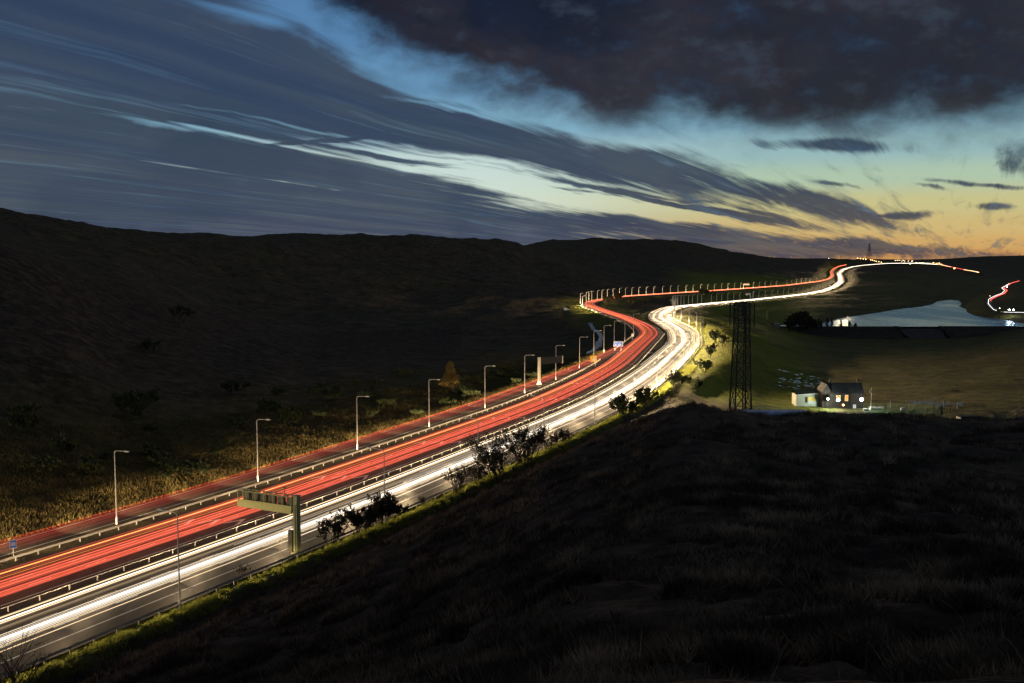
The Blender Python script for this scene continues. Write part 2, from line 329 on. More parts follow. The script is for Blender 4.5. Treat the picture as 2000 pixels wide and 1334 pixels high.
# ------------------------------------------------------------ terrain
def q(D, py): return (D, CAMZ-(py-500)/F*D)
COLS = {
 -700: [(2,41.4),(25,33),(60,14),(85,1),(100,0),(140,0),(165,2),(230,20),(300,42),(380,66),(480,62),(700,75),(1000,105),(1200,122),(1500,120),(9000,60)],
 0:   [(2,41.4),(10,38.4),(25,30),(60,12),(85,3),(100,.3),(140,0),(165,1.2),(230,14),(300,26),q(385,462),(480,44),(700,52),q(1000,440),q(1200,410),(1500,95),(9000,40)],
 120: [(2,41.4),(10,38.4),(25,30),(60,13),(90,3),(106,.3),(150,0),(175,1),(250,12),(340,26),q(430,508),(520,36),(750,40),q(1050,455),q(1230,424),(1500,90),(9000,40)],
 240: [(2,41.4),(10,38.4),(25,30.3),(60,14),(95,4),(115,.3),(170,0),(200,1),(290,8),(400,21),q(480,540),(600,20),q(800,535),q(1100,480),q(1300,447),(1600,75),(9000,30)],
 420: [(2,41.4),(10,38.4),(25,30.8),(60,15.5),(105,4.4),(125,.3),(200,0),(250,1),(400,7),q(560,601),(700,3),q(900,588),q(1200,508),q(1450,455),(1700,70),(9000,30)],
 600: [(2,41.4),(10,38.4),(25,31.4),(60,17),(100,7.5),(138,.5),(225,0),(290,-1),(450,0),(600,-4),(700,-9),q(900,612),q(1200,552),q(1500,484),q(1700,457),(2000,80),(9000,30)],
 800: [(2,41.4),(10,38.6),(25,31.6),(60,19),(120,8.5),(164,.7),(240,-.5),(300,-2),(450,-6),(600,-9),q(900,612),q(1200,580),q(1500,528),q(1750,472),q(1900,457),(2200,80),(9000,30)],
 1000:[(2,41.4),(10,38.8),(25,31.8),(60,22),(120,14),(175,3.6),(202,.3),(300,-1),(400,-5),(600,-9),q(1000,600),q(1400,562),q(1800,510),q(2100,469),(2500,80),(9000,30)],
 1060:[(2,41.4),(10,38.8),(25,31.8),(60,23),(130,15),(190,3.5),(225,.2),(330,-1),(420,-5),(600,-9),q(1000,600),q(1400,568),q(1800,528),q(2060,490),(2300,45),q(3000,485),q(3500,467.5),(4000,105),(9000,30)],
 1140:[(2,41.4),(10,38.8),(25,31.8),(60,24),(140,16),(218,1.8),(245,.2),(380,-1),(600,-7),(950,-6),(1300,-7),q(1700,545),q(2000,522),(2300,18),q(3000,500),q(3600,466.5),(4200,100),(9000,30)],
 1220:[(2,41.4),(10,38.8),(25,31.8),(60,24.5),(150,17),(240,3.6),(280,.2),(450,-1),(700,-4),(1000,-8),(1200,-9),(1500,-8),q(2200,537),q(3000,510),q(3700,466),(4200,105),(9000,30)],
 1340:[(2,41.4),(10,38.8),(25,31.8),(60,25),q(140,795),q(165,793),(210,6),(290,-2),(500,-1),(700,-4),(1000,-10),(1400,-12),(1800,-13),q(2500,532),q(3200,504),q(3800,467),(4300,90),(9000,30)],
 1440:[(2,41.4),(10,38.8),(25,31.8),(60,25.5),q(140,808),q(165,811),(200,5),(250,-4),(340,-5),(500,-5),(700,-9),(900,-15),(1200,-17),(1650,-17),(2000,-16),q(3000,524),q(3800,494),(4400,30),(9000,10)],
 1520:[(2,41.4),(10,38.8),(25,31.8),(60,25.5),q(140,822),q(180,828),(215,4),(270,-8),(340,-8.5),(500,-11),(700,-15),(900,-22),(1200,-20),(1650,-18.5),(2000,-18),q(3000,528),q(3700,503),(4400,20),(9000,5)],
 1600:[(2,41.4),(10,38.8),(25,31.8),(60,25.5),q(140,815),q(165,816),(205,4),(270,-8),(340,-8.5),(500,-15),(860,-30),(885,-29),(905,-24),(960,-19),(1200,-18),(1650,-21),(2400,-21),q(3000,532),q(3600,510),q(4000,503.5),(4500,20),(9000,5)],
 1700:[(2,41.4),(10,38.8),(25,31.8),(60,25.5),q(140,816),q(165,817),(205,4),(270,-8),(340,-8.5),(500,-16),(860,-32),(885,-30),(905,-26),(1100,-24),(1170,-20),(1600,-19.5),(2400,-16),q(3000,531),q(3600,518.5),q(3900,504.5),(4400,20),(9000,5)],
 1800:[(2,41.4),(10,38.8),(25,31.8),(60,25.5),q(140,818),q(165,819),(205,4),(270,-8),(340,-8.5),(500,-16),(860,-32),(885,-30),(905,-26),(1200,-24),(1270,-19.5),(1600,-19),(2400,-14),q(3000,528),q(3600,517),q(4000,505.5),(4400,20),(9000,5)],
 1850:[(2,41.4),(10,38.8),(25,31.8),(60,25.5),q(140,819),q(165,820),(205,4),(270,-8),(340,-8.5),(500,-16),(860,-32),(885,-30),(905,-26),(1300,-24),(1440,-21),(1700,-19),(2400,-16),q(3000,532),q(3500,519),(4300,-5),q(5200,507),(5800,30),(9000,20)],
 1910:[(2,41.4),(10,38.8),(25,31.8),(60,25.5),q(140,820),q(165,821),(205,4),(270,-8),(340,-8.5),(500,-16),(860,-30),(885,-29),(905,-26),(1060,-24),(1120,-19),(1700,-17),(2400,-20),q(3200,536),q(3600,532),(4300,-10),q(5300,500.5),(5800,40),(9000,20)],
 2000:[(2,41.4),(10,38.8),(25,31.8),(60,25.5),q(140,822),q(165,823),(205,4),(270,-8),(340,-8.5),(500,-15),(860,-24),(905,-21),(985,-19.5),(1016,-16),(1500,-14),(2400,-22),q(3500,538),(4300,-10),q(5400,498.5),(6000,42),(9000,20)],
 2700:[(2,41.4),(10,38.8),(25,31.8),(60,25.5),q(140,825),q(165,826),(205,4),(270,-6),(500,-10),(1000,-8),(1500,-6),(2400,-10),q(3500,530),q(5000,495),(6000,42),(9000,20)],
}
_k = sorted(COLS); _ld = np.linspace(math.log(2), math.log(9000), 700); _px = np.arange(-900, 2901, 10.0)
_tab0 = np.array([np.interp(_ld, np.log([a for a, _ in COLS[k]]), [b for _, b in COLS[k]]) for k in _k])
_tab = np.array([[0.0]]) ; _tab = np.stack([np.interp(_px, _k, _tab0[:, j]) for j in range(700)], 1)
def gsm(a, sg, axis):
    n = int(3*sg); k = np.exp(-.5*(np.arange(-n, n+1)/sg)**2); k /= k.sum()
    pad = [(0, 0), (0, 0)]; pad[axis] = (n, n)
    return np.apply_along_axis(lambda v: np.convolve(v, k, 'valid'), axis, np.pad(a, pad, 'edge'))
_tab = gsm(gsm(_tab, 2.2, 0), 2.0, 1)
def base_z(X, Y):
    R_ = np.hypot(X, Y)+1e-6; a = np.clip(np.abs(np.arctan2(X, Y)), 0, 1.0)*np.sign(X)
    D = np.clip(R_*np.cos(a), 2.01, 8990); px = np.clip(1000+F*np.tan(a), -890, 2890)
    i = np.clip((px+900)/10, 0, len(_px)-1.001); j = np.clip((np.log(D)-_ld[0])/(_ld[1]-_ld[0]), 0, 698.999)
    i0 = i.astype(int); j0 = j.astype(int); fi = i-i0; fj = j-j0
    z = (_tab[i0, j0]*(1-fi)+_tab[i0+1, j0]*fi)*(1-fj)+(_tab[i0, j0+1]*(1-fi)+_tab[i0+1, j0+1]*fi)*fj
    return z, D, px
# small country road beyond the reservoir, the track over the summit
KP = smooth(np.array([unz(*a) for a in [(2120,612,-15.5),(2000,611.5,-15.5),(1962,611,-15.5),(1943,606,-15),(1932,594,-14.5),(1933,585,-14),(1942,580,-13.5),(1958,574,-13),(1964,568,-12.5),(1958,563,-12),(1966,558,-11),(1975,553,-10),(1990,549,-9)]]), 3., 6., 0)
FP = smooth(np.array([unz(*a) for a in [(1835,517,14),(1858,522,6),(1880,527,-1.5),(1900,530,-5),(1913,533,-8)]]), 6., 18., 0)
def terrain(X, Y):
    X = np.asarray(X, float); Y = np.asarray(Y, float)
    z, D, px = base_z(X, Y)
    sc = np.clip(D/60, .05, 9)
    # relief: gullies and hags on the moor, tussocks near
    amp = sstep(D, 250, 1200)
    z = z + amp*(fbm(X/160, Y/160, 4, 3)*9 + fbm(X/40, Y/75, 4, 9)*5.5)*np.where(px > 1500, np.where(D < 1500, .15, .3), 1)
    nearm = 1-sstep(D, 240, 420)
    z = z + nearm*(fbm(X/17, Y/17, 5, 21)*1.1 + fbm(X/2.0, Y/2.0, 3, 33)*.45)*sstep(D, 4, 20)
    z = z + sstep(D, 250, 420)*fbm(X/12, Y/12, 3, 41)*.8
    lR, zR, sRr, oR = nearest(RP, X, Y); lW, zW, sWw, oW = nearest(WP, X, Y); lS, zS, sS, oS = nearest(SP, X, Y)
    green = np.zeros_like(z); far = sstep(D, 500, 2500)
    dW = np.where(lW > 0, lW-10.2, np.abs(lW)-8.3); dR = np.abs(lR)-8.5; dS = np.abs(lS)-3.8
    dW = np.maximum(dW, 0)+oW; dR = np.maximum(dR, 0)+oR; dS = np.maximum(dS, 0)+oS
    # ground between the carriageways follows both
    def blend(z, d, zr, near, wid):
        w = 1-sstep(d, near, near+wid); return z*(1-w)+zr*w
    wid = 12+25*far
    z0 = z
    wR = 1-sstep(dR, .3+4*far, 1+wid); wW = 1-sstep(dW, 3.6+4*far, 3.6+np.where(lW > 0, 13+22*sstep(D, 330, 460)*(1-sstep(D, 800, 1100)), 14)+20*far); wS = 1-sstep(dS, .5, 15)
    wt = wR+wW+wS+1e-9; wm = np.maximum(np.maximum(wR, wW), wS)
    zr = (wR**4*zR+wW**4*zW+wS**4*zS)/(wR**4+wW**4+wS**4+1e-9)
    zr = zr-.08-.0004*D
    verge = (1-sstep(dW, 3.4, 5.2))*(lW > 0)*sstep(dW, .3, 3.2)
    zr = zr + verge*(.8+.9*vnoise(X/1.1, Y/1.1, 5)*.5)*(1-sstep(D, 300, 400))
    z = z0*(1-wm)+zr*wm
    inr = np.minimum(np.minimum(dR, dS), dW) <= .01
    z = np.where(inr, zr-.1, z)
    # country roads
    for Pq, w_ in ((KP, 9.0), (FP, 14.0)):
        l, zk, _, ov = nearest(Pq, X, Y, 2); d = np.abs(l)+ov; w = 1-sstep(d, 4, 4+w_*3); z = z*(1-w)+(zk-.6)*w
    gW = (1-sstep(dW, 1.5, 4.5))*(lW > 0)
    g2 = sstep(px, 1290, 1360)*(1-sstep(px, 1520, 1720))*sstep(D, 280, 330)*(1-sstep(D, 2300, 2700))*(1-.75*sstep(lW, 60, 220))
    g3 = (1-sstep(dR, 3, 40))*.8*sstep(D, 500, 800)
    green = np.maximum(np.maximum(gW, g2), g3)
    g4 = sstep(px, 1360, 1460)*sstep(D, 260, 330)*(1-sstep(D, 2400, 3200))*.30
    green = np.maximum(green, g4)
    bank = (1-sstep(dS, 15, 95))*(lS < 0)*(1-sstep(D, 450, 700))
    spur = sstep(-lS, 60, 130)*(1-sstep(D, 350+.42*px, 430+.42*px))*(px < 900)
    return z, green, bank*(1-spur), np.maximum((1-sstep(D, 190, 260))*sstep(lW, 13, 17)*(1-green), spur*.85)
def gz(x, y): return float(terrain(np.array([x]), np.array([y]))[0][0])

azf = np.radians(np.concatenate([np.arange(-180, -34, 4.0), np.arange(-34, -29, .5), np.arange(-29, 29, .085), np.arange(29, 34, .5), np.arange(34, 180, 4.0)]))
rad = np.exp(np.arange(math.log(2.5), math.log(11000), .0115)); rad = rad[rad > 0]
RR, AA = np.meshgrid(rad, azf, indexing='ij'); X = RR*np.sin(AA); Y = RR*np.cos(AA)
Z, G, BK, DARKEN = terrain(X, Y)
nr, na = X.shape
verts = np.stack([X.ravel(), Y.ravel(), Z.ravel()], 1); verts = np.vstack([verts, [[0, 0, 41.4]]])
ii = np.arange(nr-1)[:, None]*na; jj = np.arange(na)[None, :]; j2 = (jj+1) % na
quads = np.stack([ii+jj, ii+j2, ii+na+j2, ii+na+jj], -1).reshape(-1, 4)
tris = np.stack([np.full(na, nr*na), (np.arange(na)+1) % na, np.arange(na)], 1)
me = bpy.data.meshes.new('ground'); nl = quads.size+tris.size
me.vertices.add(len(verts)); me.vertices.foreach_set('co', verts.astype(np.float32).ravel())
me.loops.add(nl); me.loops.foreach_set('vertex_index', np.concatenate([quads[:, ::-1].ravel(), tris[:, ::-1].ravel()]).astype(np.int32))
me.polygons.add(len(quads)+len(tris)); me.polygons.foreach_set('loop_start', np.concatenate([np.arange(len(quads))*4, quads.size+np.arange(len(tris))*3]).astype(np.int32))
me.update(calc_edges=True)
me.polygons.foreach_set('use_smooth', np.ones(len(me.polygons), bool))
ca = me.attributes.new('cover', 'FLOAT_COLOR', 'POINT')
cc = np.zeros((len(verts), 4), np.float32); cc[:-1, 0] = G.ravel(); cc[:-1, 1] = BK.ravel(); cc[:-1, 2] = DARKEN.ravel(); cc[:, 3] = 1
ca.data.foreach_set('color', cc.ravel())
gmat = mat('moorland', (.04,.03,.02), .95, 0, .1); b = NB(gmat.node_tree); pb = gmat.node_tree.nodes['Principled BSDF']
geo = b.new('ShaderNodeNewGeometry').outputs['Position']
at = b.new('ShaderNodeAttribute'); at.attribute_name = 'cover'; sp = b.new('ShaderNodeSeparateColor'); b.nt.links.new(at.outputs['Color'], sp.inputs[0])
n1 = b.noise(geo, .018, 6, .6); n2 = b.noise(geo, .25, 6, .65); n3 = b.noise(geo, 2.2, 5, .7)
c = b.mix(b.ss(n1, .38, .62), (.078,.060,.040), (.055,.052,.026))
n4 = b.noise(geo, .055, 7, .7, .4)
c = b.mix(b.ss(n4, .50, .60, 0, .75), c, (.022,.019,.012)); c = b.mix(b.ss(n4, .40, .47, .7, 0), c, (.135,.105,.062))
c = b.mix(b.ss(n2, .45, .65, 0, .7), c, (.150,.118,.075))
c = b.mix(b.ss(n3, .52, .66, 0, .6), c, (.016,.011,.007))
c = b.mix(sp.outputs[2], c, b.mix(b.ss(n2, .4, .66), (.036,.027,.021), (.105,.076,.055)))  # near hill colour darkened for shade among the plants; spur darkened too
bankc = b.mix(b.ss(n2, .4, .62), (.095,.070,.024), (.16,.125,.040)); bankc = b.mix(b.ss(n3, .5, .62, 0, .7), bankc, (.03,.022,.010))  # brown bank grass, colour raised to look more lit by the traffic
c = b.mix(sp.outputs[1], c, bankc)
grc = b.mix(b.ss(n2, .38, .64), (.125,.165,.018), (.19,.20,.028)); grc = b.mix(b.ss(n3, .5, .64, 0, .7), grc, (.05,.06,.014))
grc = b.mix(b.ss(n1, .52, .62, 0, .6), grc, (.10,.075,.028))
c = b.mix(sp.outputs[0], c, grc)
b.put(pb.inputs['Base Color'], c)
bp = b.new('ShaderNodeBump'); bp.inputs['Strength'].default_value = .8; bp.inputs['Distance'].default_value = .6
b.put(bp.inputs['Height'], b.m('ADD', b.m('MULTIPLY', n4, 14.0), b.m('ADD', n3, b.m('MULTIPLY', n2, 1.5)))); b.nt.links.new(bp.outputs[0], pb.inputs['Normal'])
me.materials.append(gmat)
go = bpy.data.objects.new('ground', me); COL.objects.link(go); tag(go, kind='structure')

# ------------------------------------------------------------ carriageways
def ribbon(path, a, b_, u, s0=0, s1=None, step=1):
    pts = path[int(s0/2):(None if s1 is None else int(s1/2))][::step]
    m = MB(); m.sweep(pts, [(a, u), (b_, u)], closed=False); return m
def flip(m): m.f = [f[::-1] for f in m.f]; return m
def road(name, path, a, b_, u=0.0, s0=0, s1=None):
    o = flip(ribbon(path, a, b_, u, s0, s1)).build(name, M_asph); return tag(o, kind='structure')
road('road', RP, -7.3, 8.0); road('road', WP, -7.55, 9.3)
tag(flip(ribbon(RP, -13.8, -7.3, -.03, 0, 440)).build('verge', M_verge), kind='structure'); road('slip_road', SP, -3.4, 3.0, -.012)
road('country_road', KP, -3.5, 3.5); road('country_road', FP, -6, 6)
mk = MB()
def line(path, t, w=.2, s0=0, s1=None, dash=None):
    n = len(path)*2
    s1 = n if s1 is None else s1
    if dash is None:
        pts = path[int(s0/2):int(s1/2)]; m_ = flip(ribbon(pts, t-w/2, t+w/2, .006)); mk.add(m_.v, m_.f); return
    s = s0
    while s < s1-8:
        pts = np.array([at_s(path, s+d)[0] for d in np.linspace(0, dash[0], 4)]); m_ = MB(); m_.sweep(pts, [(t-w/2, .006), (t+w/2, .006)], False); flip(m_); mk.add(m_.v, m_.f)
        s += dash[0]+dash[1]
for pth, sg in ((RP, 1), (WP, -1)):
    line(pth, sg*5.6, .22, 0, 1500); line(pth, -sg*5.6, .26, 0, 1500)
    for t in (-1.83, 1.83): line(pth, t, .2, 0, 900, (3.5, 5.5))
line(SP, -2.9, .2, 0, 496, None); line(SP, 2.5, .2, 0, 400)
def chevron(path, s, t, dirn):              # flat chevron painted in a lane
    p, h = at_s(path, s, t, .012); c_, s_ = math.cos(h), math.sin(h)
    def P2(a, b2): return (p[0]+c_*a+s_*b2, p[1]+s_*a-c_*b2, p[2])
    for sd in (-1, 1):
        a = [P2(dirn*2.6, 0), P2(dirn*1.4, 0), P2(-dirn*1.6, sd*1.25), P2(-dirn*.4, sd*1.25)]
        f_ = (0, 1, 2, 3) if np.cross(np.subtract(a[1], a[0]), np.subtract(a[2], a[1]))[2] > 0 else (3, 2, 1, 0)
        mk.add(a, [f_])
for s in (160, 196, 236, 274, 312, 352):
    for t in (-3.7, 0, 3.7): chevron(RP, s+t*.5, t+.6, 1)
tag(mk.build('road_markings', M_paint), kind='structure')

# ------------------------------------------------------------ light trails left along the lanes
def trail_set(name, label, spec, mats):
    m = MB()
    for path, t, h, r, mi, s0, s1, st in spec:
        m.cur = mi; P_ = path[int(s0/2):int(s1/2)]
        idx = np.arange(0, len(P_), st)
        wob = .10*np.sin(np.arange(len(P_))*2/ (60+40*random.random()) + random.random()*6.3)
        T = np.gradient(P_[:, :2], axis=0); T /= np.linalg.norm(T, axis=1)[:, None]
        tt = t+wob; Q = P_.copy(); Q[:, 0] += T[:, 1]*tt; Q[:, 1] -= T[:, 0]*tt; Q[:, 2] += h
        grow = np.clip(np.hypot(Q[:, 0], Q[:, 1])/1200, 1, 1.6)
        Q = Q[idx]; g_ = grow[idx]; T = T[idx]; n = 3; vs = []
        for i in range(len(Q)):
            for k in range(n):
                a = math.pi/2+k*2*math.pi/3
                l = math.cos(a)*r*g_[i]; u = math.sin(a)*r*g_[i]*.8
                vs.append((Q[i, 0]+T[i, 1]*l, Q[i, 1]-T[i, 0]*l, Q[i, 2]+u))
        fs = [(i*n+k, (i+1)*n+k, (i+1)*n+(k+1) % n, i*n+(k+1) % n) for i in range(len(Q)-1) for k in range(n)]
        m.add(vs, fs)
    o = m.build(name, mats); return tag(o, label, None, None, 'stuff')
TR = [trail_mat('tail_lamp_red', (1, .125, .065), .20), trail_mat('tail_lamp_soft', (1, .14, .07), .075), trail_mat('side_lamp_amber', (1, .30, .05), .8), trail_mat('tail_lamp_deep', (1, .07, .04), .085), trail_mat('far_mixed_lamp', (1, .50, .26), .30)]
TW = [trail_mat('head_lamp_white', (1, .86, .68), .62), trail_mat('head_lamp_cream', (1, .74, .42), .42), trail_mat('head_lamp_soft', (1, .90, .78), .17), trail_mat('head_lamp_faint', (1, .72, .42), .06), trail_mat('bus_lamp_green', (.2, 1, .5), .25)]
LR = len(RP)*2-4; LW = len(WP)*2-4
sp = []
def g(a, b_): return random.gauss(a, b_)
for c_, w_, n, n2 in ((-3.6, .6, 3, 2), (.95, .55, 13, 9), (3.9, .32, 9, 6), (2.6, .2, 2, 1), (-.8, .4, 3, 2)):
    for k in range(n): sp.append((RP, g(c_, w_), random.uniform(.6, .95), random.uniform(.025, .08), 0, 0, LR, 2))
    for k in range(n2): sp.append((RP, g(c_, w_*1.2), random.uniform(.55, 1.0), random.uniform(.12, .22), 1, 0, LR, 3))
for k in range(3): sp.append((RP, -2.9+.32*k, 1.0+.10*k, .045, 2, 0, LR, 2))
sp.append((RP, -1.5, .9, .035, 2, 0, LR, 2))
for k in range(5): sp.append((RP, random.uniform(-4, 4.5), .8, .07, 4, 1020+60*k, LR, 3))
for k in range(16): sp.append((RP, g(-3.4, .8), random.uniform(.6, 1.0), random.uniform(.03, .08), 0, random.uniform(60, 330), LR, 2))
for k in range(10): sp.append((RP, g(-3.6, .9), random.uniform(.6, 1.0), random.uniform(.1, .2), 1, random.uniform(120, 360), LR, 3))
for k in range(14): sp.append((RP, random.uniform(-5, 5), random.uniform(.6, 1.4), .06, 1, 330, LR, 3))
trail_set('tail_light_trails', 'red and amber tail light trails running along the far carriageway and round the bend', sp, TR)
sp = [(SP, random.uniform(-2.4, 2.2), random.uniform(.4, .95), random.uniform(.025, .06), 3, 0, 496, 3) for k in range(24)]
sp += [(SP, random.uniform(-2.4, 2.0), random.uniform(.6, 1.3), random.uniform(.05, .12), 0 if k % 2 else 1, 200+12*k, 496, 2) for k in range(12)]
trail_set('tail_light_trails', 'thin dark red light trails along the slip road beyond the far barrier', sp, TR)
sp = []
for k in range(4): sp.append((WP, g(-3.9, .10), .65, random.uniform(.04, .07), 0, 0, LW, 2))
for k in range(3): sp.append((WP, g(-4.9, .15), .65, .06, 1, 0, LW, 2))
for k in range(2): sp.append((WP, g(-3.2, .15), .65, .05, 1, 0, LW, 2))
for k in range(7): sp.append((WP, g(1.2, .48), random.uniform(.6, .75), random.uniform(.02, .042), 0, 0, LW, 2))
for k in range(6): sp.append((WP, g(1.0, .5), .7, random.uniform(.12, .22), 2, 0, LW, 2))
for k in range(3): sp.append((WP, 2.75+.12*k, .65, .035, 1, 0, LW, 2))
for k in range(2): sp.append((WP, -1.9+.1*k, .65, .04, 3, 0, LW, 2))
sp.append((WP, 4.15, .65, .055, 1, 0, LW, 2)); sp.append((WP, 4.3, .65, .03, 1, 0, LW, 2))
for k in range(6): sp.append((WP, random.uniform(-5, 2), .7, .22, 3, 0, LW, 3))
for k in range(18): sp.append((WP, g(0.5, 2.3), random.uniform(.6, .9), random.uniform(.06, .11), 2, random.uniform(150, 300), LW, 2))
for k in range(3): sp.append((WP, g(.5, 2.6), .7, .07, 0, random.uniform(240, 420), LW, 2))
sp.append((WP, 5.2, 1.6, .10, 4, 440, 700, 2)); sp.append((WP, 5.0, 2.2, .08, 4, 440, 700, 2))
trail_set('headlight_trails', 'white and cream headlight trails running along the near carriageway to the summit', sp, TW)
TF = [trail_mat('far_lamp_warm', (1, .62, .30), 2.2), trail_mat('far_lamp_red', (1, .12, .08), 1.2), trail_mat('far_lamp_white', (1, .95, .9), 2.2)]
LF = len(FP)*2-2
sp = [(FP, 0, 1., .45, 0, LF*.42, LF, 1), (FP, -3, 1., .4, 1, 0, LF*.45, 1), (FP, 2, 1., .3, 0, 0, LF*.2, 1)]
trail_set('light_trails', 'short far light trails dropping over the hill to the right of the summit', sp, TF)
LKk = len(KP)*2-2
sp = [(KP, 1.6, .8, .34, 1, LKk*.26, LKk, 1), (KP, -1.2, .7, .14, 2, 0, LKk*.86, 1), (KP, 2.6, .8, .3, 1, LKk*.30, LKk*.62, 1)]
trail_set('light_trails', 'red and white light trails on the winding country road past the reservoir', sp, TF)

# unseen spots added as traffic headlamp light: dipped, with SPILL above the horizontal
def beams(path, fwd, s0, s1, step, lats, power, col, name, size, SPILL, K=15.0, H=.95, YAW=0.0):
    s = s0; k = 0
    L = bpy.data.lights.new(name, 'SPOT'); L.energy = power; L.color = col; L.spot_size = math.radians(size); L.spot_blend = .7; L.shadow_soft_size = .2
    L.use_nodes = True; b = NB(L.node_tree); em = L.node_tree.nodes['Emission']          # dip falloff, tuned per group for the ground and posts it lights
    gi = b.new('ShaderNodeNewGeometry'); sx_ = b.new('ShaderNodeSeparateXYZ'); b.nt.links.new(gi.outputs['Incoming'], sx_.inputs[0])
    dep = b.m('MULTIPLY', sx_.outputs[2], -1.0)
    down = b.m('MULTIPLY', b.m('EXPONENT', b.m('MULTIPLY', b.m('MAXIMUM', dep, 0.0), -K)), b.ss(dep, -.012, .01, SPILL, 1.0))
    b.put(em.inputs['Strength'], down)
    while s < s1:
        p, h = at_s(path, s, lats[k % len(lats)], H)
        o = bpy.data.objects.new(name, L); COL.objects.link(o); o.location = tuple(p)
        hd = (h if fwd else h+math.pi)+YAW
        o.rotation_euler = (math.radians(90-8), 0, hd-math.pi/2)
        s += step; k += 1
WC = (1, .70, .38)
beams(WP, False, 40, 460, 6, (-3.7, 3.8, 0.), 15000, WC, 'headlamp_fill', 110, .03)
beams(WP, False, 460, 860, 8, (-3.7, 3.8, 0.), 6500, WC, 'headlamp_fill', 130, .25, 5.0)
beams(WP, False, 860, 1700, 26, (0, 3.0), 80000, WC, 'headlamp_fill', 110, .3)
beams(WP, False, 840, 2300, 50, (7.0, ), 24000, WC, 'headlamp_fill', 130, .08, 7.0, 2.2, 1.0)  # added fill, raised and turned outward to light the valley side
beams(WP, False, 1740, 3700, 70, (0, 2.0), 450000, WC, 'headlamp_fill', 110, .15)
beams(WP, False, 330, 800, 12, (6.0, ), 85000, WC, 'headlamp_fill', 125, .05, 3.5, 3.8, 1.0)  # added fill, set high and turned outward to light the green slope
beams(RP, True, 0, 640, 7, (-3.7, 0., 3.7), 9500, WC, 'headlamp_fill', 110, .17)
beams(SP, True, 0, 480, 12, (0., ), 26000, WC, 'headlamp_fill', 130, .12, 9.0)
beams(RP, True, 660, 1700, 30, (0, -2.0), 100000, WC, 'headlamp_fill', 110, .40)
beams(RP, True, 820, 1020, 30, (-6.0, ), 120000, WC, 'headlamp_fill', 110, .2, 2.0, 2.0, .35)  # added fill, turned to light the ground outside the bend
beams(RP, True, 1740, 3900, 80, (0, 2.0), 400000, WC, 'headlamp_fill', 110, .2)

# ------------------------------------------------------------ safety barriers
rail_prof = [(-.02,.42),(.05,.46),(.0,.56),(.05,.66),(-.02,.72),(-.05,.72),(-.05,.42)]
def barrier(path, t, s0, s1, label, spacing=3.2, double=False, npost=100, deep=.10):
    p0, h0 = at_s(path, s0, t)
    root = empty('safety_barrier', p0, 0, label, 'barrier')
    pts = np.array([at_s(path, s, t)[0]-p0 for s in np.arange(s0, s1, 4.0)])
    m = MB()
    pr = [(-.06,.64),(.06,.64),(.06,.71),(-.06,.71)] if double else [(-deep,.48),(-deep,.80),(-deep+.07,.80),(-deep+.03,.70),(-deep+.08,.64),(-deep+.03,.58),(-deep+.07,.48)]
    m.sweep(pts, pr); m.build('rail', M_galv, root)
    pm = MB(); pm.box((0, 0, .30), (.14, .10, .76)); pmesh = None
    ss_ = np.arange(s0+1, s1-1, spacing); rest = MB()
    for k, s in enumerate(ss_):
        p, h = at_s(path, s, t); q_ = p-p0
        if k < npost:
            if pmesh is None:
                o = pm.build('post', M_post, root, tuple(q_)); pmesh = o.data
            else:
                o = bpy.data.objects.new('post', pmesh); COL.objects.link(o); o.parent = root; o.location = tuple(map(float, q_))
            o.rotation_euler = (0, 0, h)
        else: rest.box((q_[0], q_[1], q_[2]+.30), (.14, .10, .76), h)
    if rest.v:
        o = rest.build('post', M_post, root); o['kind'] = 'stuff'
    return root
barrier(CP, 0.2, 60, 596, 'grey central barrier with single rail between the two carriageways', 4.4, True)
barrier(RP, -9.0, 70, 430, 'broad pale barrier rail between the far carriageway and the slip road', 3.6, False, 100, -.06)
barrier(WP, 9.9, 70, 760, 'dark barrier along the grassy verge beside the near hard shoulder', 3.2)
barrier(RP, -8.4, 470, 1000, 'barrier on the outer edge of the far carriageway round the bend', 6.0)
barrier(WP, -7.2, 600, 1000, 'barrier on the inner edge of the near carriageway after the bend', 6.0, npost=60)

# ------------------------------------------------------------ street lamps
def lamp_proto(h=12.0, r=.11, arm=2.4):
    root = empty('street_lamp', (0,0,0), 0, 'x', 'street lamp')
    m = MB(); m.bar((0,0,-.3), (0,0,1.2), r*1.5, r*1.5, 8); m.bar((0,0,1.2), (0,0,h-.35), r, r*.6, 8, False)
    m.build('pole', M_lamp, root)
    m = MB(); m.bar((0,0,h-.36), (.12,0,h-.08), r*.6, r*.55, 6); m.bar((.12,0,h-.08), (.45,0,h+.05), r*.55, r*.5, 6); m.bar((.45,0,h+.05), (arm,0,h+.16), r*.5, r*.45, 6)
    m.build('arm', M_lamp, root)
    m = MB(); m.box((arm+.35,0,h+.16), (.95,.34,.14)); m.box((arm+.35,0,h+.25), (.6,.24,.06)); hd = m.build('lamp_head', M_lamp, root)
    m = MB(); m.box((arm+.40,0,h+.07), (.6,.26,.05)); m.build('lens', M_glass, hd)
    return root
LP0 = lamp_proto()
used = [False]
def place_lamp(path, s, t, face, label, group=None, z=None, sc=1.0, yaw=0.0):
    p, h = at_s(path, s, t); 
    p[2] = z if z is not None else p[2]-.05
    rz = h+(math.pi/2 if face < 0 else -math.pi/2)+yaw
    if not used[0]:
        used[0] = True; LP0.location = tuple(p); LP0.rotation_euler = (0,0,rz); LP0['label'] = label
        if group: LP0['group'] = group
        return LP0
    return dup(LP0, p, rz, label, group, sc)
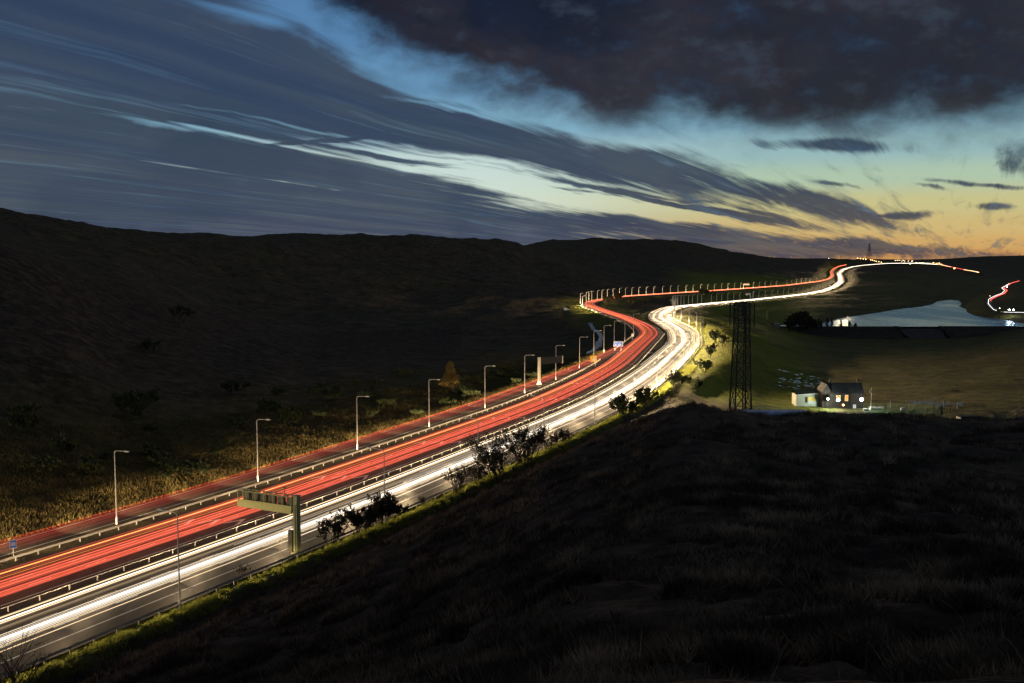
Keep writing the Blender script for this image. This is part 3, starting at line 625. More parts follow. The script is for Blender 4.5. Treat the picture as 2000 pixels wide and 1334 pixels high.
def s_of(path, t, px, smin_=0, smax_=1e9):
    """arc position at which the offset line passes the surveyed bearing"""
    best = None; tg = (px-1000)/F
    for s in np.arange(max(4, smin_), min(len(path)*2-4, smax_), 2.0):
        p, _ = at_s(path, s, t); e = abs(p[0]/p[1]-tg)
        if best is None or e < best[0]: best = (e, s)
    return best[1]
gF = 'street lamps along the far verge'; gN = 'street lamps along the near verge'
for k, s in enumerate((152.5, 187, 221.5, 254.5, 288.5, 322, 358, 396, 430, 462, 494, 526, 556)):
    place_lamp(RP, s, -12.0+ (4 if s > 480 else 0)*(s-480)/80, 1, f'{ORD[k]} unlit street lamp along the far verge counting from the blue marker sign' , gF)
for k, s in enumerate((128, 172, 205, 238, 272, 309, 343, 380, 412, 440, 468, 494, 518, 544, 572)):
    place_lamp(WP, s, 10.6, -1, f'{ORD[k]} unlit street lamp along the near verge counting from the bare tree in the corner', gN)
# lamp rows after the bend: all alike
gR = 'street lamps in the row behind the far carriageway after the bend'; lR_ = 'small unlit street lamp in the long row behind the red light trails past the bend'
fm = MB(); fm.bar((0,0,-.5), (0,0,10), .25, .19, 5); fm.bar((0,0,9.9), (1.6,0,10.5), .12, .1, 4); fm.box((2.2,0,10.5), (1.3,.4,.18))
farmesh = None
def far_lamp(p, rz, label, group, sc=1.0):
    global farmesh
    if farmesh is None:
        o = fm.build('street_lamp', M_lamp); farmesh = o.data
    else: o = bpy.data.objects.new('street_lamp', farmesh); COL.objects.link(o)
    o.location = tuple(map(float, p)); o.rotation_euler = (0,0,rz); o.scale = (sc,sc,sc); tag(o, label, 'street lamp', group); return o
za = [v/4.765+1080 for v in (255,275,308,333,362,412,455,505,560,620,675,735,800,867,937,1017,1090,1165,1235,1303,1370,1437,1500,1567,1627,1685,1745,1805,1862)]
zb = [v/6.25+1400 for v in (515,585,655,722,848,910,968,1025,1080,1130,1170,1208,1243,1272,1297,1322,1345)]
for px in za+zb:
    s = s_of(RP, -9.5, px, 930 if px < 1150 else 1010, 2700); p, h = at_s(RP, s, -9.5)
    far_lamp(p, h-math.pi/2, lR_, gR)
gW_ = 'street lamps in the row between the carriageways after the bend'; lW_ = 'small unlit street lamp in the row behind the white light trails past the bend'
wa = [v/4.765+1080 for v in (1110,1122,1143,1163,1190,1222,1260,1300,1345,1383,1472,1525,1572,1627,1683,1738,1862)]
wb = [v/6.25+1400 for v in (440,515,590,670,740,810,870,935,992,1052,1105,1160,1210,1250,1288,1325)]
for px in wa+wb:
    s = s_of(WP, -8.3, px, 700, 2300); p, h = at_s(WP, s, -8.3)
    far_lamp(p, h+math.pi/2+math.pi, lW_, gW_)
gO = 'street lamps on the outer verge just past the bend'; lO = 'unlit street lamp on the right hand verge just past the white bend'
for k, s in enumerate((604, 640, 676, 712, 748, 784, 820, 856)):
    p, h = at_s(WP, s, 10.6); far_lamp(p, h+math.pi/2, lO, gO, 1.05)

# ------------------------------------------------------------ gantries
def gantry(p, rz, label, h=8.2, L=9.0, light=True, mats=(None, None)):
    """cantilever message gantry: column at the verge, box boom reaching over the lanes (+x), back walkway"""
    ga_, cb_ = mats; root = empty('gantry', p, rz, label, 'gantry')
    m = MB()
    m.box((0,0,h/2), (.75,.75,h)); m.box((0,0,.25), (1.3,1.3,.5)); m.box((0,-.45,h*.45), (.12,.16,h*.8)); m.box((-.32,-.42,h*.45), (.06,.10,h*.9)); m.box((0,0,h+.03), (.95,.95,.12))
    m.build('column', ga_, root)
    m = MB()
    for z in (h-.15, h-2.35):
        for y in (-.55, .55): m.box((.4+L/2, y, z), (L, .14, .14))
    for k in range(7):
        x = .5+k*(L-.15)/6
        for y in (-.55, .55): m.box((x, y, h-1.25), (.11, .11, 2.1))
        m.box((x, 0, h-.15), (.10, 1.0, .10)); m.box((x, 0, h-2.35), (.10, 1.0, .10))
    m.build('boom_frame', ga_, root)
    m = MB(); m.box((.4+L/2, -.66, h-1.98), (L-.1, .05, 1.15)); m.box((.4+L/2, -.66, h-1.60), (L-.1, .05, .04)); m.box((.4+1.0, -.70, h-2.25), (1.8, .05, .5))
    m.build('lower_panel', M_gantp, root)
    for k in range(6):
        m = MB(); x = 1.15+k*(L-.5)/6
        m.box((x, .1, h-1.0), (1.05, .5, 1.25)); m.build('cabinet', cb_, root)
    m = MB()
    for z in np.arange(.8, h-.5, .35): m.box((.62, -.05, z), (.05, .5, .04))
    for y in (-.3, .2): m.bar((.62, y, .4), (.62, y, h), .03)
    m.build('ladder', ga_, root)
    m = MB(); m.bar((2.2,0,h), (2.2,0,h+.9), .05, .04, 6); m.bar((2.2,0,h+.5), (2.6,0,h+.1), .03, .03, 4); m.box((2.2,0,h+1.0), (.5,.2,.16)); m.bar((2.2,0,h+.55), (1.9,0,h+.1), .03)
    m.build('camera_mast', cb_, root)
    m = MB(); m.box((.95, -.2, 1.9), (.7, .5, 3.2)); m.build('control_cabinet', cb_, root)
    return root
p = unz(581, 1083, 0); sg_ = s_of(WP, 9.9, 583, 100, 200); _, hN = at_s(WP, sg_, 10.8)
gan = gantry(p, hN+math.pi/2, 'olive green cantilever gantry seen from behind over the near carriageway', 8.6, 10.2, True, (M_gant, M_gantd))
for ch in gan.children:
    for v in ch.data.vertices: v.co.y = -v.co.y
    ch.data.flip_normals()
p = unz(1053, 752, 0)
# gantry over the far carriageway, message board facing away from the traffic glow
def board_gantry(p, rz, label, h=6.8, L=8.0, kind=0, D=1.0):
    root = empty('gantry', p, rz, label, 'gantry')
    m = MB(); m.box((0,0,h/2), (.85,.6,h)); m.box((0,0,.2), (1.3,1.1,.4)); m.build('column', M_cream, root)
    m = MB(); m.box((.55+L/2-.2, 0, h-1.25), (L-.6, .45, 2.3)); m.build('message_board', M_dark if kind == 0 else M_cream, root)
    m = MB(); m.box((L+.35, 0, h-1.35), (.35, .5, 2.6)); m.build('end_panel', M_cream, root)
    return root
pf, hf = at_s(RP, s_of(RP, -14, 1054, 300, 380), -14.0)
board_gantry(pf, hf-math.pi/2+.95, 'dark message board on a cream column beyond the red trails', 9.2, 9.6)
# two small gantries far along the rows
pf, hf = at_s(RP, s_of(RP, -9, 1400+320/6.25, 1500, 2200), -9)
board_gantry(pf, hf-math.pi/2+.3, 'tiny pale gantry over the far red road in line with the lamp row', 8.5, 10, 1)
pf, hf = at_s(WP, s_of(WP, -9, 1400+405/6.25, 1000, 1700), -8.6)
board_gantry(pf, hf+math.pi/2+1.2, 'tiny cream gantry over the white road just above the lattice tower', 8.5, 10, 1)

# ------------------------------------------------------------ signs
def sign(name, p, rz, w, h_, zc, face, label, cat='sign', posts=(0,), deco=None, border=None):
    root = empty(name, p, rz, label, cat)
    m = MB()
    for x in posts: m.bar((x,.06,-.3), (x,.06,zc), .05, .05, 6)
    m.build('post', M_post, root)
    m = MB(); m.box((0,0,zc), (w,.05,h_)); o = m.build('sign_plate', border or face, root)
    if border:
        m = MB(); m.box((0,-.03,zc), (w*.92,.012,h_*.90)); m.build('sign_face', face, o)
    if deco:
        m = MB(); deco(m, zc); m.build('lettering', deco.mat, o)
    return root
def d_blue(m, z):
    for x, zz, w, h_ in ((-.9,.5,1.4,.14),(.9,.5,1.0,.12),(-1.15,-.35,.3,.6),(.55,-.15,1.5,.16),(.6,-.62,1.3,.14)): m.box((x,-.045,z+zz), (w,.012,h_))
d_blue.mat = M_white
pb_ = unz(1207.5, 684, 0); tow = math.atan2(-pb_[1], -pb_[0])+math.pi/2
sign('road_sign', pb_, tow+.0, 4.2, 2.3, 2.9, M_blue, 'blue and white motorway sign on posts outside the red bend', posts=(-1.3,1.3), deco=d_blue, border=M_white)
def d_tri(m, z):
    m.add([(-.75,-.045,z-.75),(.75,-.045,z-.75),(0,-.045,z+.75)], [(0,1,2)]); 
d_tri.mat = M_white
def d_tri2(m, z): m.add([(-1.0,-.04,z-.8),(1.0,-.04,z-.8),(0,-.04,z+.95)], [(0,1,2)])
pb_ = unz(1159, 715, 0)
root = sign('diversion_sign', pb_, tow, 2.5, 2.3, 2.9, M_yel, 'square yellow sign with a triangle symbol beside the red trails', posts=(-.7,.7), deco=d_tri, border=M_yel)
m = MB(); d_tri2(m, 2.9); o = m.build('symbol', mat('sign_brown', (.35,.14,.02), .5), root)
def d_mark(m, z):
    for x in (-.17, .17):
        for zz in (-.16, .04, .24): m.box((x,-.045,z+zz-.02), (.22,.012,.05))
        for xx in (-.10, .10): m.box((x+xx,-.045,z+.02), (.045,.012,.44))
d_mark.mat = M_white
pb_ = unz(26.5, 1088, 0)
sign('marker_sign', pb_, math.atan2(-pb_[1], -pb_[0])+math.pi/2, .9, 1.25, 1.9, M_blue, 'small white edged blue marker sign behind the far barrier', deco=d_mark, border=M_white)
pb_ = unz(1235, 664, 0)
sign('marker_sign', pb_, tow, 1.0, 1.4, 2.6, M_white, 'small plain white marker board inside the red bend', deco=None)

# ------------------------------------------------------------ vegetation
def px_ok(p): return p[1] < 330
def bush(name, p, w, h_, label, leafm, nst=9, leaves=900, ls=.12, lean=0.0, group=None, cat='bush', barkm=None, spread=1.0, seed=None, trunk=None):
    leaves = int(leaves*1.6) if px_ok(p) else leaves; ls = ls*1.15
    rnd = random.Random(seed if seed is not None else int(abs(p[0]*37+p[1]*11)*10) % 99991)
    root = empty(name, p, 0, label, cat, group); m = MB(); tips = []
    def grow(a, d, L, r, lv):
        b2 = a+d*L; m.bar(a, b2, r, r*.6, 4 if lv < 2 else 3, False)
        tips.append((a, b2, lv))
        if lv >= 3: return
        for _ in range(rnd.choice((2, 3))):
            nd = d+np.array([rnd.uniform(-.7, .7), rnd.uniform(-.7, .7), rnd.uniform(-.25, .5)])*spread; nd /= np.linalg.norm(nd)
            st = a+(b2-a)*rnd.uniform(.45, 1.0); grow(st, nd, L*rnd.uniform(.55, .8), r*.55, lv+1)
    if trunk:
        m.bar((0,0,-.3), (0,0,h_*.95), trunk, trunk*.15, 6, False)
        for k in range(nst):
            z = h_*(.12+.82*k/nst); a = rnd.uniform(0, 6.28); rr = w/2*(1-(z/h_))**.8*rnd.uniform(.6, 1.1)
            d = np.array([math.cos(a), math.sin(a), .15]); grow(np.array([0,0,z]), d/np.linalg.norm(d), rr*.62, trunk*.3*(1.1-z/h_), 1)
    else:
        for k in range(nst):
            a = rnd.uniform(0, 6.28); t = rnd.uniform(.1, .9)
            x0 = np.array([math.cos(a)*w*.18*rnd.random(), math.sin(a)*w*.18*rnd.random(), -.1])
            d = np.array([math.cos(a)*t*w/2/h_*1.3+lean, math.sin(a)*t*w/2/h_*1.3, 1.0]); d /= np.linalg.norm(d)
            grow(x0, d, h_*rnd.uniform(.35, .5), .035*h_/3, 0)
    m.build('branches', barkm or M_bark, root)
    m = MB(); tp = [t for t in tips if t[2] >= 1]
    for k in range(leaves):
        a, b2, lv = rnd.choice(tp); c_ = a+(b2-a)*rnd.uniform(.2, 1.1)+np.array([rnd.gauss(0, .1), rnd.gauss(0, .1), rnd.gauss(0, .1)])*h_/4
        u = np.array([rnd.gauss(0,1), rnd.gauss(0,1), rnd.gauss(0,1)]); u /= np.linalg.norm(u); v = np.cross(u, (rnd.random(), rnd.random(), rnd.random())); v /= np.linalg.norm(v)+1e-6
        s_ = ls*rnd.uniform(.5, 1.4)
        m.add([c_-u*s_-v*s_*.5, c_+u*s_*.2-v*s_*.6, c_+u*s_, c_+v*s_*.6], [(0,1,2,3)])
    m.build('foliage', leafm, root)
    return root
def at_px(px, py, D=None):                   # ground point under a surveyed bearing near the road level
    p = unz(px, py, 0) if D is None else und(px, py, D); p[2] = gz(p[0], p[1]) if D is None else gz(p[0], p[1]); return p
# verge bushes
for (px, py, w, h_, lv, ls, lab) in (
    (648,1068,4.6,5.0,800,.15,'dark leggy bush on the verge just right of the olive gantry'),
    (706,1046,6.0,5.0,1700,.17,'dense dark bush below the second near street lamp'),
    (752,1024,8.0,5.6,2600,.17,'broadest dense dark bush on the verge right of the olive gantry'),
    (826,985,1.4,1.8,120,.12,'small lone sapling between the two verge thickets'),
    (893,968,4.5,6.0,420,.14,'thin tall bush with sparse leaves by the near lamp before the big thicket'),
    (930,948,5.0,4.4,420,.13,'sparse twiggy bush left of the large leaning thicket'),
    (985,940,12,9.5,2300,.16,'large leaning bare thicket silhouetted against the white trails'),
    (1030,912,12,8.8,2000,.16,'large twiggy thicket right behind the leaning one against the white trails'),
    (1072,884,9,6.0,1200,.15,'low brown bush at the right end of the big thicket'),
    (1103,862,4.5,3.2,500,.14,'small brown bush right of the big thicket'),
    (1222,820,9.5,7.0,1700,.26,'rounded green bush on the verge below the bend'),
    (1262,799,8.0,6.5,1300,.26,'greener bush next to the rounded one below the bend'),
    (1322,765,6.5,8.0,1000,.26,'upright dark bush on the green slope by the bend'),
    (480,1122,3.0,1.8,150,.10,'low straggly bush at the barrier left of the olive gantry')):
    p = unz(px, py, 0); bush('bush', (p[0], p[1], gz(p[0], p[1])), w, h_, lab, M_leafd if px < 1200 else M_leafg, 16 if 880 < px < 1110 else 11, lv, ls, -.25 if px == 985 else 0)
for k, (px, py, w, h_) in enumerate(((1340,753,4.5,3.5),(1359,758,5,4),(1376,728,7,6),(1386,700,5,6),(1391,664,4,5),(1401,672,7,7),(1412,678,6,7),(1377,640,5,4))):
    p = und(px, py, 0.97*F*45/(py-500)); places = ('lowest pair, left one','lowest pair, right one','one standing alone above the lowest pair','one half way up the slope','highest of the three close together','middle of the three close together','rightmost of the three close together','one near the top by the white bend')
    bush('bush', (p[0], p[1], gz(p[0], p[1])), w, h_, 'round shrub on the lit green slope, '+places[k], M_leafg, 8, 500, .4)
p = unz(880, 762, -2); bush('larch_tree', (p[0], p[1], gz(p[0], p[1])), 9.0, 10.5, 'tall golden larch standing alone on the far bank behind the street lamps', M_leaft, 46, 3600, .26, cat='tree', trunk=.22)
for k, (px, D, w, h_, lab) in enumerate(((565,250,9,6,'pale rounded shrub on the far bank right of the second far lamp'),(515,262,8,5,'rounded shrub on the dark far bank above the second far lamp'),(240,235,12,7,'wide pale shrub high on the dark bank at the left'),(450,290,12,6,'broad low shrub on the dark far bank'),
    (345,420,14,9,'solitary round tree high on the dark spur'),(640,300,8,5,'low shrub on the far bank between the second and third lamps'),(40,200,7,5,'shrub on the far bank at the left edge'),(110,190,6,5,'thin shrub on the far bank near the left edge'),(290,330,12,6,'dim shrub on the dark hillside below the solitary tree'))):
    x = (px-1000)/F*D; bush('shrub', (x, D, gz(x, D)), w, h_, lab, M_leafg, 8, 900, .32, cat='shrub')
for k, (px, py, w, h_, lab) in enumerate(((1206,588,22,11,'dark tree clump in the dip between the two carriageways'),(1184,592,12,8,'lower dark tree left of the clump between the carriageways'),(1232,590,16,7,'low dark trees right of the clump between the carriageways'),(1375,577,18,11,'dark tree standing in front of the far red road'),(1392,575,14,9,'second dark tree in front of the far red road'),(1262,584,12,6,'small dark tree by the middle of the dip'))):
    z0 = -5.0 if px < 1300 else -11; p = unz(px, py, z0); bush('tree', (p[0], p[1], gz(p[0], p[1])), w, h_, lab, M_leafd, 9, 900, .9, cat='tree')
protos = [bush('shrub', (0, 0, -500), 7, 4, 'x', M_leafg, 8, 700, .30, seed=50+k, cat='shrub') for k in range(3)]
rs = random.Random(3); kk = 0
for k in range(60):
    s_ = rs.uniform(80, 430); t_ = -rs.uniform(9, 70); p, _ = at_s(SP, s_, t_); p[2] = gz(p[0], p[1])-.15
    sc_ = rs.uniform(.35, 1.0)
    if kk < 3:
        o = protos[kk]; o.location = tuple(p); o.rotation_euler = (0, 0, rs.uniform(0, 6)); o.scale = (sc_*1.2, sc_, sc_*.9); o['label'] = 'dim low shrub among the scrub on the far bank behind the street lamps'; o['group'] = 'scrub on the far bank'; kk += 1
    else:
        o = dup(protos[k % 3], p, rs.uniform(0, 6), 'dim low shrub among the scrub on the far bank behind the street lamps', 'scrub on the far bank'); o.scale = (sc_*1.2, sc_, sc_*.9)
# trees by the hut and the reservoir dam
for k, (px, D, w, h_) in enumerate(((1546,880,14,13),(1556,890,16,17),(1567,900,18,19),(1577,885,14,15),(1586,895,12,11))):
    x = (px-1000)/F*D; bush('tree', (x, D, gz(x, D)), w, h_, f'dark broad tree in the clump left of the reservoir, {ORD[k]} from the hut side', M_leafd, 10, 1100, .8, cat='tree')
for k, px in enumerate((1595,1600,1605,1617,1626,1644,1661,1672)):
    D = 893; x = (px-1000)/F*D; h_ = (7,8,7,9,9,7,6,4)[k]
    bush('conifer_tree', (x, D, -21), 3.6, h_, f'small conifer against the water on the dam, {ORD[k]} from the left end', M_leafd, 16, 260, .5, cat='tree', trunk=.15)
# bare tree in the near corner
D = 92; x = (6-1000)/F*D*1.0; zt = gz(x, D)
bt = bush('bare_tree', (x-.3, D, zt-.3), 6.5, 8.3, 'dark bare branched tree in the lower left corner before the road', M_leafd, 9, 420, .07, cat='tree')

# grass and tussocks
def blades(name, label, XY, hgt, width, matl, lean=.5, n_per=1, zoff=0.0):
    n = len(XY); x = XY[:, 0]; y = XY[:, 1]; z = terrain(x, y)[0]
    h_ = hgt*RNG.uniform(.4, 1.2, n); a = RNG.uniform(0, 6.283, n); lx = RNG.normal(0, lean, n)*h_; ly = RNG.normal(0, lean, n)*h_
    w = width*RNG.uniform(.6, 1.4, n)
    v0 = np.stack([x-np.cos(a)*w, y-np.sin(a)*w, z-.05+zoff], 1); v1 = np.stack([x+np.cos(a)*w, y+np.sin(a)*w, z-.05+zoff], 1); v2 = np.stack([x+lx, y+ly, z+h_], 1)
    V = np.stack([v0, v1, v2], 1).reshape(-1, 3); me = bpy.data.meshes.new(name)
    me.vertices.add(3*n); me.vertices.foreach_set('co', V.astype(np.float32).ravel()); me.loops.add(3*n); me.loops.foreach_set('vertex_index', np.arange(3*n, dtype=np.int32))
    me.polygons.add(n); me.polygons.foreach_set('loop_start', np.arange(n, dtype=np.int32)*3); me.update(calc_edges=True); me.materials.append(matl)
    o = bpy.data.objects.new(name, me); COL.objects.link(o); return tag(o, label, None, None, 'stuff')
def strip(path, s0, s1, t0, t1, n):
    s = RNG.uniform(s0, s1, n)**1.0; i = np.clip((s/2).astype(int), 1, len(path)-2); T = path[i+1, :2]-path[i-1, :2]; T /= np.linalg.norm(T, axis=1)[:, None]
    t = RNG.uniform(t0, t1, n); fr = s/2-i
    return np.stack([path[i, 0]+T[:, 0]*fr*2+T[:, 1]*t, path[i, 1]+T[:, 1]*fr*2-T[:, 0]*t], 1)
vg = strip(WP, 70, 420, 10.3, 14.9, 120000); vg = vg[fbm(vg[:, 0]/1.6, vg[:, 1]/1.6, 3, 91)+.35*fbm(vg[:, 0]/9, vg[:, 1]/9, 2, 5) > -.10]
blades('verge_grass', 'bright yellow green grass on the near verge', vg, .55, .05, M_grass, .4)
blades('bank_grass', 'brown rough grass on the bank beyond the slip road', strip(SP, 60, 470, -50, -4.2, 150000), .55, .10, M_tussb, .35)
blades('bank_grass', 'short rough grass strip beside the far barrier', strip(RP, 60, 420, -13.0, -8.4, 20000), .25, .06, M_tussb, .35)
u_ = RNG.uniform(0, 1, 420000); Dn = 12*(190/12)**u_; pxn = RNG.uniform(-100, 2100, 420000)
xn = (pxn-1000)/F*Dn; lw, _, _, _ = nearest(WP, xn, Dn, 8); keep = (lw > 15.5) & (Dn > 20)
clump = fbm(xn/3, Dn/3, 3, 77) > -.08
keep &= clump
XYn = np.stack([xn, Dn], 1)[keep]
blades('moorland_grass', 'dark heather and rough grass on the near hillside', XYn[:150000], .42, .045, M_tuss, .5)
ctr = XYn[150000:172000]; ctr = ctr[fbm(ctr[:, 0]/6, ctr[:, 1]/6, 3, 12) > -.12]
cl = np.repeat(ctr, 14, 0); cl = cl + RNG.normal(0, 1, cl.shape)*(.16+.10*RNG.random((len(cl), 1)))
blades('moorland_tussocks', 'rough tussocks of straw coloured grass and heather on the near hillside', cl, .75, .05, M_clump, .55)

sl = strip(WP, 400, 680, 10.5, 60, 60000); sl = sl[fbm(sl[:, 0]/3, sl[:, 1]/3, 3, 61) > -.05]
blades('slope_grass', 'rough yellow green grass on the slope right of the bend', sl, .22, .10, M_grass, .8)
# ------------------------------------------------------------ lattice tower
D = 222.0; xt = (1450-1000)/F*D; zt = gz(xt, D); topz = und(1450, 588, D)[2]; Ht = topz-zt
tw = empty('lattice_tower', (xt, D, zt), .12, 'tall dark square lattice tower with antennas standing before the green slope', 'tower')
def wid(z): return 2.1-.75*min(1, z/(Ht*.8))
m = MB()
for sx in (-1, 1):
    for sy in (-1, 1):
        zs = [-.5, Ht*.8, Ht-.4]; pts = [(sx*wid(max(0, z)), sy*wid(max(0, z)), z) for z in zs]
        for a, b2 in zip(pts, pts[1:]): m.bar(a, b2, .19, .17, 4)
m.build('legs', M_dark, tw)
m = MB(); lev = [0, .12, .24, .41, .5625, .714, .78, .86, .93, .985]
for a, b2 in zip(lev, lev[1:]):
    za_, zb_ = a*Ht, b2*Ht; wa_, wb_ = wid(za_), wid(zb_)
    for (s1_, s2_) in (((-1,-1),(1,-1)),((1,-1),(1,1)),((1,1),(-1,1)),((-1,1),(-1,-1))):
        m.bar((s1_[0]*wb_, s1_[1]*wb_, zb_), (s2_[0]*wb_, s2_[1]*wb_, zb_), .09, .09, 4)
        m.bar((s1_[0]*wa_, s1_[1]*wa_, za_), (s2_[0]*wb_, s2_[1]*wb_, zb_), .08, .08, 4)
        m.bar((s2_[0]*wa_, s2_[1]*wa_, za_), (s1_[0]*wb_, s1_[1]*wb_, zb_), .08, .08, 4)
m.build('bracing', M_dark, tw)
for sx in (-1, 1):
    for sy in (-1, 1):
        m = MB(); m.box((sx*2.35, sy*1.3, Ht-3.1), (.22, .18, 5.2)); m.bar((sx*1.0, sy*1.0, Ht-1.0), (sx*2.35, sy*1.3, Ht-1.0), .06); m.bar((sx*1.0, sy*1.0, Ht-4.2), (sx*2.35, sy*1.3, Ht-4.2), .06)
        m.build('panel_antenna', M_dark, tw)
for q_ in (((-.1, -1.2, Ht-1.7), (.55, .4, 3.2)), ((.6, 1.2, Ht-1.9), (.45, .4, 2.9))):
    m = MB(); m.box(*q_); m.build('panel_antenna', M_dark, tw)
for zz, zr_ in ((Ht-4.9, Ht-4.0), (Ht-1.0, Ht-.2)):
    m = MB(); m.box((0, 0, zz), (2.8, 2.8, .14))
    for (a, b2) in (((-1.4,-1.4),(1.4,-1.4)),((1.4,-1.4),(1.4,1.4)),((1.4,1.4),(-1.4,1.4)),((-1.4,1.4),(-1.4,-1.4))): m.bar((*a, zr_), (*b2, zr_), .04); m.bar((*a, zz), (*a, zr_), .04)
    m.build('platform', M_dark, tw)
m = MB(); m.box((.55, 0, Ht*.5), (.16, .2, Ht*.97)); 
for zz in np.arange(1, Ht, 1.2): m.box((.55, -.2, zz), (.35, .05, .05))
m.build('cable_ladder', M_dark, tw)
m = MB(); zz = Ht*.385
m.bar((-3.4, -1.0, zz+1.6), (1.2, -1.2, zz-.6), .09); m.bar((-3.2, -1.3, zz+1.2), (1.0, -1.4, zz-.8), .07)
for k in range(5): m.bar((-2.6+.8*k, -1.6, zz+1.2-.38*k), (-2.6+.8*k, -.6, zz+1.3-.38*k), .05)
for k in range(7):
    a = k*.9; m.bar((.1, -1.2, zz-.3), (.1+math.cos(a)*1.0, -1.2+.3*math.sin(2*a), zz-.3+math.sin(a)*.9), .06)
m.build('yagi_antenna', M_dark, tw)

# distant pylon on the skyline
D = 3900.; xt = (1695-1000)/F*D; zt = und(1695, 505, D)[2]; H2 = 60
py_ = empty('pylon', (xt, D, zt-4), .5, 'distant electricity pylon standing on the skyline above the summit', 'pylon')
m = MB()
def w2(z): return 8*(1-z/H2)**1.25+.7
zl = [0, 12, 22, 31, 39, 46, 52, 58, 64]
for a, b2 in zip(zl, zl[1:]):
    for (sx, sy) in ((-1,-1),(1,-1),(1,1),(-1,1)):
        A_ = w2(min(a, H2)); B2 = w2(min(b2, H2))
        m.bar((sx*A_, sy*A_, a), (sx*B2, sy*B2, b2), .55, .5, 4)
        m.bar((sx*A_, sy*A_, a), (-sx*B2, sy*B2, b2), .3, .3, 4)
m.build('lattice_body', M_dark, py_)
for z, w in ((36, 11), (45, 9), (54, 7)):
    m = MB(); m.bar((-w, 0, z), (w, 0, z), .45, .45, 4); m.bar((-w, 0, z), (0, 0, z+4), .3); m.bar((w, 0, z), (0, 0, z+4), .3); m.build('crossarm', M_dark, py_)

# ------------------------------------------------------------ reservoir and dam
zw = -20.6
shore = [(1500,636),(1600,633),(1640,622),(1700,613),(1762,603),(1800,599),(1822,594),(1830,589),(1866,584.5),(1878,585.5),(1886,592),(1872,598),(1885,603),(1905,606),(1925,613),(1960,620),(1998,626),(2030,634)]
pts = [unz(a, b2, zw) for a, b2 in shore]; poly = [tuple(p) for p in pts]
xr, xl = (2040-1000)/F*897, (1560-1000)/F*897
poly += [(xr, 897, zw), (xl, 897, zw)]
m = MB(); m.add(poly, [tuple(range(len(poly)))[::-1]])
M_wat = mat('reservoir_water', (.01,.02,.025), .12, 0, .5); b = NB(M_wat.node_tree); pbw = M_wat.node_tree.nodes['Principled BSDF']
geo = b.new('ShaderNodeNewGeometry').outputs['Position']; mp = b.new('ShaderNodeMapping'); mp.inputs['Scale'].default_value = (.8,.35,1); b.nt.links.new(geo, mp.inputs[0])
bp = b.new('ShaderNodeBump'); bp.inputs['Strength'].default_value = .9; bp.inputs['Distance'].default_value = .35; b.put(bp.inputs['Height'], b.noise(mp.outputs[0], .5, 3, .6))
b.nt.links.new(bp.outputs[0], pbw.inputs['Normal']); mp2 = b.new('ShaderNodeMapping'); mp2.inputs['Scale'].default_value = (.010,.0022,1); mp2.inputs['Rotation'].default_value = (0,0,.5); b.nt.links.new(geo, mp2.inputs[0])
b.put(pbw.inputs['Roughness'], b.ss(b.noise(mp2.outputs[0], 1.0, 4, .6, .5), .42, .6, .30, .12))
pbw.inputs['Specular Tint'].default_value = (.55,.80,1,1)
nw = M_wat.node_tree; gl = nw.nodes.new('ShaderNodeBsdfGlossy'); gl.inputs['Color'].default_value = (.42,.66,.95,1); gl.inputs['Roughness'].default_value = .25  # gloss tinted blue in place of reflected blue sky
nw.links.new(bp.outputs[0], gl.inputs['Normal']); mx = nw.nodes.new('ShaderNodeMixShader'); mx.inputs[0].default_value = .55
nw.links.new(pbw.outputs[0], mx.inputs[1]); nw.links.new(gl.outputs[0], mx.inputs[2]); nw.links.new(mx.outputs[0], [n for n in nw.nodes if n.type == 'OUTPUT_MATERIAL'][0].inputs[0])
ob = m.build('water', M_wat); tag(ob, kind='structure')
bpy.context.view_layer.update()
# dam: crest with a lower spillway bay
dam = empty('dam', ((1790-1000)/F*890, 890, zw), 0, 'long low dark dam holding the reservoir with a lower spillway notch', 'dam'); dx0 = (1790-1000)/F*890
def xat(px): return (px-1000)/F*890-dx0
M_damf = nmat('dam_stone', (.026,.019,.013), (.045,.034,.024), .12, .95, .02)
for a, b2, top in ((1560, 1755, .35), (1842, 1990, .55)):
    m = MB(); m.add([(xat(a),7,top),(xat(b2),7,top),(xat(b2),1,top),(xat(a),1,top),(xat(a),9,-6),(xat(b2),9,-6),(xat(b2),-26,-13),(xat(a),-26,-13)], [(3,2,1,0),(0,1,5,4),(2,3,7,6),(1,2,6,5),(3,0,4,7)])
    m.build('embankment', M_damf, dam)
m = MB(); m.add([(xat(1755),7,-1.6),(xat(1842),7,-1.6),(xat(1842),1,-1.6),(xat(1755),1,-1.6),(xat(1755),9,-6),(xat(1842),9,-6),(xat(1830),-28,-13),(xat(1772),-28,-13)], [(3,2,1,0),(0,1,5,4),(2,3,7,6),(1,2,6,5),(3,0,4,7)])
m.build('spillway', nmat('spillway_stone', (.045,.038,.034), (.065,.056,.05), .2, .9), dam)
# crest of the spillway has to sit in the water line: low lip walls either side
for px in (1755, 1842):
    m = MB(); m.box((xat(px), 0, -1.2), (1.5, 12, 4.2)); m.build('wing_wall', M_damf, dam)

